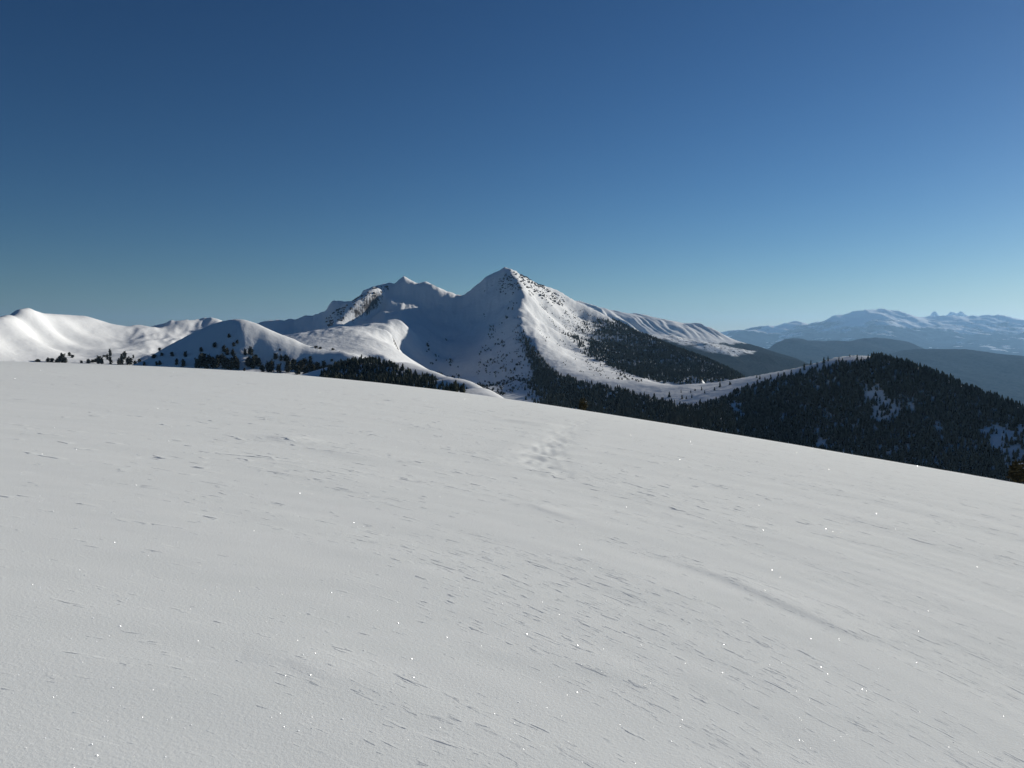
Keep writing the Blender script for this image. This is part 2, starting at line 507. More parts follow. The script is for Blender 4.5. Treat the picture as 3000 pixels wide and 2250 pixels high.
_cx = [p[0] for p in saddle_top]; _cd = [p[2] for p in saddle_top]
hill_face = [(x, y, float(np.interp(x, _cx, _cd)) - ((40 + 0.5 * (float(np.interp(x, _cx, _cd)) - D)) if x > 2250 else 0.9 * (float(np.interp(x, _cx, _cd)) - D))) for x, y, D in hill_face]
rim = [(x, y + 10, D + 5) for x, y, D in saddle_top if 2050 < x < 2535]
saddle_top = [(x, y, D + float(np.interp(x, [2010, 2090, 2500, 2570, 2620], [0, 110, 120, 60, 0]))) for x, y, D in saddle_top]
pts = rim + sky_m + sky_r + crest + saddle_top + lit + bowl + left_ridge + left_gully + left_face + knoll + hill_face
pts += back(sky_m, (1.10, 60), (1.45, 190)) + back(sky_r, (1.12, 50), (1.45, 170))
pts += [(x, y + d, D * f) for f, d in ((1.06, 18), (1.16, 60)) for x, y, D in saddle_top[5:]] + [(x, y + 170, D * 1.7) for x, y, D in saddle_top[14::3]]

def mtn_noise(X, Y, Z):
    warp = 40 * perlin(X / 260, Y / 260, 21)
    big = 5.0 * fbm((X + warp) / 230, Y / 230, 3, 5)
    gul = 4.4 * ridged((X + warp) / 75, (Y - warp) / 150, 3, 9)
    fine = 1.3 * fbm(X / 22, Y / 22, 3, 14)
    for (sx, sy, sD, seed, side) in ((1477, 783, 3010, 311, 1), (1185, 809, 3030, 317, -1)):
        x0, y0, z0 = px2w(sx, sy, sD)
        rad = np.hypot(X - x0, Y - y0)
        ang = np.arctan2(X - x0, -(Y - y0))
        wgt = smooth(-150, 150, side * (X + 190)) * smooth(15, 110, rad) * (1 - smooth(700, 1300, rad))
        spokes = ridged(ang * 7 + 0.5 * perlin(X / 160, Y / 160, seed), rad / 520, 3, seed + 1)
        big = big + wgt * 5.5 * spokes
    amp = (smooth(1150, 2300, Y) * 0.9 + 0.1) * 0.8
    high = 0.35 + 0.65 * smooth(-40, 160, Z)
    return amp * (big * 0.6 + gul * high + fine * high)

pts += [(2060, 1121, 1640), (2100, 1118, 1650), (2143, 1114, 1800), (2175, 1116, 1800), (2143, 1102, 2050), (2200, 1135, 1600), (2250, 1170, 1700), (2300, 1200, 1600), (2400, 1180, 1800), (2500, 1180, 1900), (2700, 1200, 1900), (2400, 1250, 2500), (2200, 1180, 2600), (2400, 1270, 3500), (2900, 1300, 2500), (3200, 1350, 2000)]
def crisp(X, Y, Z):
    """sharpen the crest lines: a cusp at the ridge, ground falling away behind it"""
    px = 1500 + F * X / Y
    A = np.array(sorted((p[0], p[1], p[2]) for p in sky_m + sky_r))
    for (xa, xb, L, cusp, drop, far_drop) in ((560, 2185, A, 45.0, 0.55, 1), (2020, 3320, np.array(sorted(saddle_top)), 22.0, 0.40, 0)):
        xs = px[0]
        k = smooth(xa, xa + 50, xs) * (1 - smooth(xb - 30, xb, xs) if far_drop else 1)
        jag = (1.6 * perlin(xs / 15, xs * 0 + 3.3, 301) + 1.1 * perlin(xs / 6.5, xs * 0 + 8.1, 302)) if far_drop else 0.5 * perlin(xs / 9, xs * 0 + 2.2, 303)
        yt = np.interp(xs, L[:, 0], L[:, 1]) + jag
        Dt = np.interp(xs, L[:, 0], L[:, 2])
        zt = px2w(xs, yt, Dt)[2]
        for c in np.where(k > 0)[0]:
            col = Z[:, c]
            D = Y[:, c]
            near = np.abs(D - Dt[c])
            dz = zt[c] - np.interp(Dt[c], D, col)
            new = col + dz * np.exp(-near / cusp)
            lim = np.where(D > Dt[c], zt[c] - drop * (D - Dt[c]), 1e9)
            if not far_drop:
                # the far flank may show again well behind the saddle
                lim = np.where((D > Dt[c] + 150) & (xs[c] < 2185), zt[c] - drop * 150 + 0.75 * (D - Dt[c] - 150), np.maximum(lim, -420))
            lim = np.minimum(lim, np.where(D < Dt[c] - 4, CZ + (zt[c] - CZ) / Dt[c] * D - 0.3, 1e9))
            Z[:, c] = col + (np.minimum(new, lim) - col) * k[c]
    return Z
MTN = Land(pts, 0.003).build(480, 3320, 620, 5200, 900, 330, lambda X, Y, Z: crisp(X, Y, Z + mtn_noise(X, Y, Z)) - Z)
split = int((1952 - 480) / (3320 - 480) * 899)
tag(MTN.obj("mountain", M_MTN, 0, split + 1), "steep snowy mountain with sharp pointed summit, shaded left bowl and sunlit right flank", "mountain", kind="structure")
tag(MTN.obj("wooded_hill", M_MTN, split, None), "dark wooded hill at right with thin sunlit snow rim along its crest", "hill", kind="structure")

# ---- far left snow hill
hl = dense([(-250, 985, 1450), (-60, 950, 1700), (0, 934, 1800), (33, 926, 1890), (54, 914, 1965), (78, 907, 2050), (98, 912, 2110), (127, 920, 2190), (181, 924, 2320), (246, 928, 2450),
            (275, 935, 2500), (307, 946, 2560), (344, 960, 2620), (369, 965, 2650), (405, 957, 2660), (434, 964, 2690), (470, 962, 2730), (514, 950, 2790), (564, 948, 2850), (629, 942, 2920), (700, 965, 3000), (800, 1000, 3000)], 20)
hl_face = [(0, 975, 1690), (20, 1000, 1660), (78, 950, 1930), (110, 1000, 1850), (150, 960, 2080), (200, 1000, 2000), (250, 970, 2260), (300, 1000, 2140), (350, 990, 2340), (400, 1000, 2260), (450, 985, 2500), (500, 1000, 2450), (550, 975, 2700), (600, 1000, 2620),
           (50, 1040, 1590), (200, 1040, 1750), (300, 1040, 1840), (350, 1030, 1960), (400, 1040, 1880), (500, 1040, 2080), (380, 1015, 2140), (600, 1050, 2200), (0, 1100, 1450), (200, 1100, 1450), (400, 1100, 1500), (600, 1120, 1500), (-250, 1080, 1230), (-200, 1020, 1340)]
def hl_noise(X, Y, Z):
    right = smooth(-0.54, -0.42, X / Y)
    return (0.45 + 0.55 * right) * (5.0 * fbm(X / 190, Y / 260, 3, 31) + (2.4 + 6.0 * smooth(-0.52, -0.44, X / Y)) * ridged((X + 0.25 * Y) / 120, (Y - 0.25 * X) / 420, 3, 37)) + 0.4 * fbm(X / 25, Y / 25, 3, 33)
hl, hl_face = [(x, y, 2050 + 0.72 * (D - 2050) if D > 2050 else D) for x, y, D in hl], [(x, y, 2050 + 0.72 * (D - 2050) if D > 2050 else D) for x, y, D in hl_face]
HL = Land(hl + hl_face + back(hl, (1.12, 50), (1.5, 170)), 0.02).build(-260, 800, 1180, 4200, 250, 190, hl_noise)
tag(HL.obj("snowy_hill", M_HILL), "broad sunlit snow hill with small peak at the far left edge", "hill", kind="structure")

# ---- rounded dome in front of it: a crest line, a rounded brow that widens to the right, a steep face and a gentle foot
class Dome(Land):
    def __init__(self):
        self.line = np.array([(300, 1110, 1130), (330, 1096, 1140), (416, 1056, 1170), (460, 1031, 1185), (506, 1006, 1200), (560, 978, 1214), (600, 959, 1222), (633, 946, 1226), (655, 940, 1229), (680, 936, 1231), (705, 934, 1233), (725, 939, 1235), (754, 949, 1236),
            (808, 971, 1235), (849, 987, 1233), (890, 1007, 1229), (930, 1020, 1225), (971, 1028, 1219), (1012, 1033, 1211), (1060, 1046, 1197), (1140, 1080, 1170)], float)
    def build(self, *a, **k):
        self.done = False
        self.wt = None
        return Land.build(self, *a, **k)
    def elev(self, s, w):
        x = 1500 + s * F
        L = self.line
        ker = np.exp(-0.5 * (np.arange(-40, 41) / 11.0) ** 2); ker /= ker.sum()
        xs = np.arange(200, 1300)
        ys = np.convolve(np.interp(xs, L[:, 0], L[:, 1]), ker, 'same')
        ds = np.convolve(np.interp(xs, L[:, 0], L[:, 2]), ker, 'same')
        yq, dq = np.interp(x, xs, ys), np.interp(x, xs, ds)
        _, _, zc = px2w(x, yq, dq)
        Y = np.exp(w)
        t = dq - Y
        brow = np.interp(x, [400, 640, 720, 800, 900, 1000, 1100], [8, 12, 32, 46, 48, 40, 34])
        k = np.interp(x, [400, 640, 760, 900, 1000, 1100], [0.55, 0.75, 1.15, 1.12, 0.85, 0.6])
        front = k * (np.sqrt(t * t + brow * brow) - brow)
        z = zc - np.where(t > 0, front, 0.75 * front)
        foot = np.interp(x, [300, 430, 600, 760, 900, 1000, 1140], [-52, -48, -40, -40, -44, -48, -56]) - 0.10 * np.maximum(1130 - Y, 0)
        q = 6.0
        z = np.where(t > 0, 0.5 * (z + foot + np.sqrt((z - foot) ** 2 + q * q)), z)
        z = z - 0.5 * q * q / np.sqrt((zc - foot) ** 2 + q * q) * 0.5
        return (z - CZ) / Y
def dm_noise(X, Y, Z):
    return 1.3 * fbm(X / 60, Y / 60, 3, 41) + 0.3 * fbm(X / 12, Y / 12, 3, 43)
DM = Dome().build(320, 1140, 720, 1700, 250, 190, dm_noise)
tag(DM.obj("rounded_hill", M_HILL), "rounded snow dome with blue shaded face and sunlit right shoulder", "hill", kind="structure")

# ---- low shoulder with the wood and the bare white hump
sh = dense([(860, 1105, 960), (940, 1082, 1000), (1000, 1066, 1020), (1040, 1058, 1030), (1100, 1062, 1020), (1150, 1070, 1000), (1200, 1080, 980), (1227, 1076, 960), (1249, 1083, 940), (1265, 1092, 920), (1308, 1105, 860), (1363, 1124, 780), (1417, 1146, 690), (1457, 1161, 620), (1500, 1180, 560), (1560, 1215, 520)], 16)
sh_face = [(860, 1150, 780), (960, 1120, 840), (1050, 1100, 880), (1130, 1105, 850), (1200, 1115, 820), (1254, 1112, 830), (1308, 1128, 760), (1376, 1152, 640), (1100, 1140, 720), (1200, 1150, 680), (1300, 1165, 620), (1000, 1150, 720), (1440, 1180, 540), (1200, 1230, 480), (1400, 1240, 430), (1000, 1230, 520), (860, 1240, 560)]
def sh_noise(X, Y, Z):
    return 0.7 * fbm(X / 50, Y / 50, 3, 51)
SH = Land(sh + sh_face + back(sh, (1.07, 25), (1.3, 130)), 0.02).build(850, 1560, 440, 1350, 200, 180, sh_noise)
tag(SH.obj("low_shoulder", M_HILL), "low snowy shoulder with bare white hump behind the near slope", "hill", kind="structure")

# ---- fluted white ridge right of the mountain
rb = dense([(1560, 900, 4400), (1640, 885, 4400), (1700, 889, 4400), (1757, 906, 4400), (1817, 921, 4400), (1871, 927, 4380), (1921, 938, 4350), (1975, 942, 4330), (2016, 951, 4300), (2064, 957, 4280), (2105, 976, 4230), (2149, 995, 4180), (2222, 1015, 4100), (2270, 1031, 4050), (2333, 1050, 4000), (2450, 1100, 3900)], 16)
rb_face = [(1640, 960, 3900), (1760, 960, 3950), (1850, 967, 3950), (1921, 985, 3900), (1990, 992, 3900), (2060, 995, 3950), (2110, 1004, 3960), (2149, 1010, 3990), (2000, 1030, 3650), (2100, 1040, 3700), (2200, 1040, 3850), (2300, 1070, 3750), (1850, 1020, 3600), (1640, 1040, 3400), (2000, 1110, 3200), (2300, 1130, 3300), (2450, 1160, 3300)]
def rb_noise(X, Y, Z):
    q = X + 0.35 * Y
    flute = ridged(q / 200 + 0.9 * perlin(X / 700, Y / 700, 62) + 0.3 * perlin(X / 230, Y / 500, 66), Y / 2600, 3, 63) * (0.65 + 0.6 * perlin(X / 420, Y / 900, 67))
    k = smooth(-20, 140, Z)
    return k * 30 * flute + 4.0 * fbm(X / 120, Y / 120, 3, 65)
rb, rb_face = far(2.05, rb), far(2.05, rb_face)
RB = Land(rb + rb_face + back(rb, (1.08, 40), (1.3, 120)), 0.012).build(1560, 2450, 6650, 11500, 320, 180, rb_noise)
tag(RB.obj("fluted_ridge", forest_hill_mat("fluted_ridge_snow", 0.70, 0.80, 0.005, -45, 60, 0.9)), "long white ridge with wind carved flutes right of the main mountain", "ridge", kind="structure")

b0 = dense([(1800, 1000, 3350), (1880, 985, 3350), (1937, 983, 3320), (1969, 985, 3300), (2042, 998, 3250), (2100, 1010, 3220), (2143, 1023, 3200), (2206, 1027, 3160), (2270, 1041, 3120), (2340, 1062, 3080), (2420, 1090, 3000), (2560, 1150, 2900)], 18)
b0_face = [(1800, 1060, 2900), (1950, 1040, 2950), (2042, 1030, 2980), (2100, 1050, 2900), (2200, 1060, 2920), (2300, 1080, 2850), (2100, 1110, 2600), (2300, 1130, 2600), (2500, 1160, 2650), (2000, 1150, 2400), (2300, 1190, 2350), (2600, 1220, 2500)]
def b0_noise(X, Y, Z):
    return 18 * fbm(X / 500, Y / 500, 4, 71) + 11 * ridged(X / 300, Y / 700, 2, 73)
b0, b0_face = far(2.3, b0), far(2.3, b0_face)
B0 = Land(b0 + b0_face + back(b0, (1.1, 40), (1.35, 130)), 0.02).build(1800, 2560, 5450, 9800, 240, 160, b0_noise)
px0, py0 = w2px(B0.X, B0.Y, B0.Z)
crest0 = np.interp(px0, [p[0] for p in b0], [p[1] for p in b0])
below = py0 - crest0 + 9 * fbm(B0.X / 240, B0.Y / 240, 3, 75)
wide0 = np.interp(px0, [1850, 1920, 2000, 2080, 2150, 2205, 2230], [4, 10, 16, 26, 16, 6, -20])
B0.cover = (1 - smooth(-3, 5, below - wide0)) * 1.0
b0o = B0.obj("wooded_ridge", M_BLUE0)
cv0 = b0o.data.color_attributes.new("cover", 'FLOAT_COLOR', 'POINT')
c4 = np.ones((B0.cover.size, 4), np.float32); c4[:, :3] = B0.cover.reshape(-1, 1)
cv0.data.foreach_set("color", c4.ravel())
tag(b0o, "blue wooded ridge with patchy snow strip on its crest below the fluted ridge", "ridge", kind="structure")

def ridge(name, label, line, face, m, D0, D1, x0, x1, amp, wl, seed, kf, nc=260, nr=150, kk=(1.1, 1.5), soft=0.02):
    L, face, D0, D1, amp, wl = far(kf, dense(line, 18)), far(kf, face), D0 * kf, D1 * kf, amp * kf, wl * kf
    def nz(X, Y, Z):
        return amp * (fbm(X / wl, Y / wl, 4, seed) * 0.6 + 0.7 * ridged((X + 0.4 * Y) / (wl * 0.8), Y / (wl * 2), 3, seed + 5))
    ld = Land(L + face + back(L, (kk[0], 35), (kk[1], 110)), soft).build(x0, x1, D0, D1, nc, nr, nz)
    tag(ld.obj(name, m), label, "ridge", kind="structure")
    return ld

B1 = ridge("wooded_ridge", "smooth blue wooded ridge with two low humps in the hazy valley",
    [(2080, 1110, 6100), (2200, 1055, 6200), (2261, 1025, 6300), (2283, 1010, 6350), (2320, 996, 6400), (2352, 998, 6400), (2409, 1007, 6400), (2486, 1008, 6450), (2530, 1002, 6500), (2568, 997, 6500), (2621, 997, 6500), (2670, 1012, 6450), (2710, 1026, 6400), (2800, 1060, 6300), (2950, 1110, 6200)],
    [(2200, 1100, 5600), (2350, 1070, 5500), (2500, 1070, 5600), (2650, 1080, 5600), (2350, 1140, 4900), (2600, 1150, 4900), (2900, 1170, 5200), (2100, 1160, 5000)], M_BLUE, 4700, 8800, 2080, 2950, 22, 500, 81, 2.6)
B2 = ridge("wooded_ridge", "nearer dark blue wooded ridge falling to the right edge behind the wooded hill",
    [(2350, 1120, 4100), (2480, 1075, 4200), (2629, 1037, 4300), (2670, 1028, 4300), (2751, 1028, 4300), (2832, 1031, 4250), (2893, 1039, 4200), (2954, 1046, 4150), (3000, 1052, 4100), (3200, 1090, 4000), (3400, 1140, 3900)],
    [(2500, 1130, 3700), (2670, 1090, 3800), (2850, 1090, 3750), (3000, 1110, 3600), (2700, 1170, 3200), (2950, 1180, 3100), (3200, 1180, 3300), (2450, 1190, 3300), (3400, 1230, 3200)], M_BLUE, 3050, 6000, 2350, 3400, 14, 380, 91, 3.0)

# ---- far ranges
fr = dense([(1950, 1010, 15500), (2060, 990, 15500), (2124, 979, 15500), (2181, 968, 15500), (2230, 957, 15500), (2271, 962, 15500), (2332, 946, 15500), (2377, 954, 15300), (2409, 944, 15200), (2434, 936, 15100), (2466, 931, 15000), (2507, 920, 15000), (2552, 913, 15000), (2588, 912, 15000),
            (2629, 919, 15000), (2653, 929, 15000), (2690, 931, 15000), (2740, 934, 15000), (2800, 934, 15000), (2873, 932, 15000), (2934, 929, 15000), (2975, 942, 15000), (3000, 945, 15000), (3200, 950, 15000), (3500, 970, 15000)], 14)
fr_face = [(2100, 1010, 14200), (2250, 1000, 14200), (2400, 985, 14200), (2500, 965, 14000), (2588, 950, 14000), (2650, 965, 13800), (2750, 965, 14000), (2850, 965, 14000), (2950, 970, 14000), (2450, 1010, 13000), (2588, 990, 13000), (2700, 1010, 12800), (2850, 1010, 12600), (3000, 1010, 12600),
           (2760, 1030, 11600), (2900, 1040, 11200), (3000, 1050, 11000), (2500, 1060, 11500), (2200, 1050, 12500), (2000, 1060, 12500), (2700, 1080, 10200), (3000, 1090, 10000), (3300, 1050, 12000), (3500, 1070, 11000), (2300, 1100, 10200)]
def fr_noise(X, Y, Z):
    k = smooth(-700, 700, Z)
    return (0.35 + 0.65 * k) * (110 * ridged((X + 0.5 * Y) / 1650, (Y - 0.5 * X) / 3000, 5, 101) + 60 * fbm(X / 1200, Y / 1200, 4, 103))
fr, fr_face = far(2.35, [(x, y + 4, D) for x, y, D in fr]), far(2.35, fr_face)
FR = Land(fr + fr_face + back(fr, (1.08, 20), (1.3, 60)), 0.012).build(1950, 3500, 23500, 47000, 460, 180, fr_noise)
tag(FR.obj("far_mountain_range", M_FAR), "hazy far mountain range with snowfields on the right horizon", "mountains", kind="structure")

sk = dense([(2600, 960, 19500), (2690, 942, 19500), (2722, 936, 19500), (2729, 925, 19500), (2737, 917, 19500), (2744, 922, 19500), (2752, 936, 19500), (2772, 936, 19500), (2780, 921, 19500), (2788, 918, 19500), (2796, 924, 19500), (2806, 925, 19500), (2812, 918, 19500), (2820, 919, 19500), (2832, 930, 19500), (2845, 938, 19500), (2930, 945, 19500), (3050, 960, 19500)], 5)
SK = Land(far(2.56, [(x, y - 4, D) for x, y, D in sk] + [(x, 985, 18500) for x in range(2600, 3060, 50)] + [(x, y + 26, D * 1.04) for x, y, D in sk[::2]] + [(x, y + 60, D * 1.15) for x, y, D in sk[::4]]), 0.002).build(2600, 3050, 47500, 57000, 200, 90,
    lambda X, Y, Z: 55 * ridged(X / 750, Y / 750, 3, 111))
tag(SK.obj("jagged_peaks", mountain_snow("jagged_rock", 0.55, 0.75, 0.0008, 0.0016, 100)), "tiny jagged rock peaks poking up behind the far range", "peaks", kind="structure")

# ---- valley floor under everything
n = 60
gx, gy = np.meshgrid(np.linspace(-60000, 60000, n), np.linspace(-20000, 60000, n))
gz = -1150 + 40 * fbm(gx / 3000, gy / 3000, 2, 121)
tag(link("valley_floor", new_mesh("valley_floor", np.stack([gx, gy, gz], -1).reshape(-1, 3), grid_faces(n, n), M_VALLEY)), "low valley ground far below the mountains", "valley", kind="structure")

# ------------------------------------------------------------------ the near snow slope
QA, QB, K1, K2, K3 = -0.09357604, -0.03904757, 0.00019052, 0.00053711, 0.00119424

def slope_base(X, Y):
    return QA * X + QB * Y - (K1 * Y * Y + K2 * X * Y + K3 * X * X)

def slope_hit(x, y):
    """where the lens ray through pixel (x, y) meets the bare slope"""
    X1, Y1, Z1 = px2w(x, y, 1.0)
    s, e = X1 / Y1, (Z1 - CZ) / Y1
    r = np.linspace(1.0, 200, 20000)
    d = CZ + e * r - slope_base(s * r, r)
    i = np.argmax(d < 0)
    return float(s * r[i]), float(r[i])

def seg_dist(X, Y, line):
    best = np.full(X.shape, 1e9); side = np.zeros(X.shape); tt = np.zeros(X.shape)
    total = len(line) - 1
    for k, (p, q) in enumerate(zip(line[:-1], line[1:])):
        dx, dy = q[0] - p[0], q[1] - p[1]
        L2 = dx * dx + dy * dy
        t = np.clip(((X - p[0]) * dx + (Y - p[1]) * dy) / L2, 0, 1)
        ex, ey = X - p[0] - t * dx, Y - p[1] - t * dy
        d = np.hypot(ex, ey)
        m = d < best
        best = np.where(m, d, best)
        side = np.where(m, np.sign(dx * ey - dy * ex), side)
        tt = np.where(m, (k + t) / total, tt)
    return best, side, tt

# direction field of the wind-cut crust: it bends round the dome
_u = np.linspace(-3, 3, 4001)
_m = -0.95 * np.exp(1.9 * np.clip(_u, -0.9, 0.9))
_den = 1 - _m * _u
_den = np.where(_den < 0.25, 0.25, _den)
_G = np.concatenate([[0], np.cumsum((_m / _den)[:-1] * np.diff(_u))])
_G -= np.interp(0, _u, _G)

TRACK = [slope_hit(*p) for p in [(1760, 1222), (1690, 1240), (1645, 1275), (1600, 1318), (1585, 1365), (1640, 1395), (1705, 1403)]]
TRACK2 = [slope_hit(*p) for p in [(1480, 1345), (1530, 1352), (1570, 1330), (1620, 1290)]]
LEDGES = [([slope_hit(*p) for p in [(1960, 1635), (2130, 1690), (2330, 1780), (2480, 1845), (2620, 1880)]], 0.08, 0.026),
          ([slope_hit(*p) for p in [(920, 1312), (1000, 1328), (1120, 1352)]], 0.16, 0.02),
          ([slope_hit(*p) for p in [(1020, 1215), (1200, 1240), (1380, 1320)]], 0.3, 0.012),
          ([slope_hit(*p) for p in [(2180, 1560), (2400, 1600), (2600, 1660)]], 0.2, 0.010),
          ([slope_hit(*p) for p in [(1350, 1900), (1650, 1935), (1950, 2010)]], 0.08, 0.006),
          ([slope_hit(*p) for p in [(700, 1930), (850, 1930), (1000, 1990)]], 0.05, 0.008),
          ([slope_hit(*p) for p in [(1540, 1470), (1600, 1495), (1680, 1520)]], 0.05, 0.014),
          ([slope_hit(*p) for p in [(2050, 1400), (2250, 1392), (2420, 1400)]], 0.2, 0.012)]
MOUNDS = [(*slope_hit(850, 1287), 0.40, 0.028), (*slope_hit(1560, 1240), 0.9, 0.06)]

def crust_coords(X, Y):
    r = np.hypot(X, Y)
    u = np.where(Y > 0.2, X / np.maximum(Y, 0.2), np.sign(X) * 3)
    Q = Y * np.exp(-np.interp(np.clip(u, -3, 3), _u, _G))
    P = 0.66 * X - 0.75 * Y
    Q = Q + 0.02 * perlin(X / 0.5, Y / 0.5, 201) + 0.12 * perlin(X / 1.9, Y / 1.9, 202)
    patch = smooth(-0.40, 0.35, fbm(X / 4.2 + 0.3, Q / 1.7, 3, 203))
    # where the photograph shows the crust torn: less on the left foreground
    patch = 0.22 + 0.78 * patch * (0.30 + 0.82 * smooth(-0.48, 0.0, u + 0.25 * smooth(6, 12, r) * (1 - smooth(16, 26, r))))
    return P, Q, patch, r

def crust(X, Y):
    P, Q, patch, r = crust_coords(X, Y)
    # soft drift undulation
    z = 0.0022 * perlin(P / 1.6, Q / 0.5, 221) * (1 - smooth(8, 20, r)) + 0.007 * perlin(P / 6, Q / 1.8, 222) + 0.04 * perlin(X / 14, Y / 14, 223) * smooth(6, 25, r)
    return z

def slope_z(X, Y):
    z = slope_base(X, Y) + crust(X, Y)
    for line, w, h in LEDGES:
        d, side, t = seg_dist(X, Y, line)
        fade = np.sin(np.pi * np.clip(t, 0.02, 0.98)) ** 0.7
        sdist = d * side
        prof = np.where(sdist > 0, np.exp(-(sdist / (w * 5)) ** 2), np.exp(-(sdist / (1.4 * w)) ** 2))
        z = z + 0.45 * h * prof * fade
    for tr, dep, w in ((TRACK, 0.018, 0.42), (TRACK2, 0.014, 0.32)):
        d, side, t = seg_dist(X, Y, tr)
        lump = 0.35 + 1.2 * perlin(X / 0.5, Y / 0.9, 231) + 0.6 * perlin(X / 0.2, Y / 0.4, 232)
        fade = np.sin(np.pi * np.clip(t, 0.05, 0.95)) ** 0.5
        z = z + fade * (-dep * np.exp(-(d / w) ** 2) * lump + 0.2 * dep * np.exp(-((d - 1.9 * w) / (0.7 * w)) ** 2))
    for mx, my, w, h in MOUNDS:
        z = z + h * np.exp(-((X - mx) ** 2 + (Y - my) ** 2) / w ** 2)
    return z

inv = np.linspace(1 / 2.75, 1 / 135.0, 530)
rr = np.concatenate([np.geomspace(0.25, 2.6, 18), 1 / inv, np.geomspace(142, 470, 26)])
th = np.concatenate([np.linspace(-180, -39, 48)[:-1], np.linspace(-39, 39, 780), np.linspace(39, 180, 48)[1:]])
Rg, Tg = np.meshgrid(rr, np.radians(th), indexing='ij')
Xg, Yg = Rg * np.sin(Tg), Rg * np.cos(Tg)
Zg = slope_z(Xg, Yg)
crust_att = np.stack([a.ravel() for a in crust_coords(Xg, Yg)], -1)
tag(link("snow_slope", new_mesh("snow_slope", np.stack([Xg, Yg, Zg], -1).reshape(-1, 3), grid_faces(len(rr), len(th)), M_SLOPE, col=crust_att, attr="crust")),
    "wide windblown snow slope in the foreground with small crust ridges", "snow slope", kind="structure")
near_cap = np.vstack([[[0, 0, float(slope_z(np.array([0.0]), np.array([0.01]))[0])]], np.stack([Xg[0], Yg[0], Zg[0]], -1)])
SLOPE_R, SLOPE_T = rr, th

# ice crystals glinting on the crust
nf = 1500
fr_r = 1 / RNG.uniform(1 / 70.0, 1 / 3.2, nf)
fr_t = np.radians(RNG.uniform(-36, 36, nf))
fx, fy = fr_r * np.sin(fr_t), fr_r * np.cos(fr_t)
fz = slope_z(fx, fy)
view = np.stack([-fx, -fy, CZ - fz], -1); view /= np.linalg.norm(view, axis=1)[:, None]
hv = view + np.array(sun_dir)[None, :]; hv /= np.linalg.norm(hv, axis=1)[:, None]
hv = hv + RNG.normal(0, 0.20, hv.shape); hv /= np.linalg.norm(hv, axis=1)[:, None]
size = (0.0008 + 0.00022 * fr_r) * np.clip(RNG.lognormal(-0.25, 0.55, nf), 0.25, 2.4)
a1 = np.cross(hv, RNG.normal(0, 1, hv.shape)); a1 /= np.linalg.norm(a1, axis=1)[:, None]
a2 = np.cross(hv, a1)
ctr = np.stack([fx, fy, fz], -1) + np.array([0, 0, 0.45]) * size[:, None]
ring = [ctr + size[:, None] * (math.cos(k * math.pi / 3) * a1 + math.sin(k * math.pi / 3) * a2) for k in range(6)]
tops = ctr + hv * size[:, None] * 0.08
co = np.stack(ring + [tops], 1).reshape(-1, 3)
base = np.arange(nf)[:, None] * 7
fc = np.concatenate([np.concatenate([base + k, base + (k + 1) % 6, base + 6], 1) for k in range(6)])
tag(link("ice_crystals", new_mesh("ice_crystals", co, fc, M_ICE, smooth_shade=False)), "sparkling ice crystals scattered over the snow crust", "ice crystals", kind="stuff")

# ------------------------------------------------------------------ trees
def conifer_arrays(rng, tiers, sides, slim=0.17, jag=0.35, bare=0.06):
    """unit-height conifer crown of drooping jagged tiers"""
    V, T = [], []
    for k in range(tiers):
        t0 = k / tiers
        zlo = bare + (1 - bare) * t0 * 0.97
        ztop = min(1.0, zlo + (1 - bare) * 1.9 / tiers)
        if k == tiers - 1: ztop = 1.0
        R = slim * (1 - t0) ** 0.72 * rng.uniform(0.8, 1.15) + 0.018
        lean = rng.normal(0, 0.012, 2)
        i0 = len(V)
        V.append((lean[0], lean[1], ztop))
        a0 = rng.uniform(0, 6.28)
        for s in range(sides):
            rad = R * rng.uniform(1 - jag, 1 + jag * 0.8)
            a = a0 + 6.2832 * s / sides + rng.normal(0, 0.12)
            V.append((rad * math.cos(a) + lean[0], rad * math.sin(a) + lean[1], zlo - rng.uniform(0, 0.35) / tiers))
        for s in range(sides):
            T.append((i0, i0 + 1 + s, i0 + 1 + (s + 1) % sides))
    return np.array(V), np.array(T)

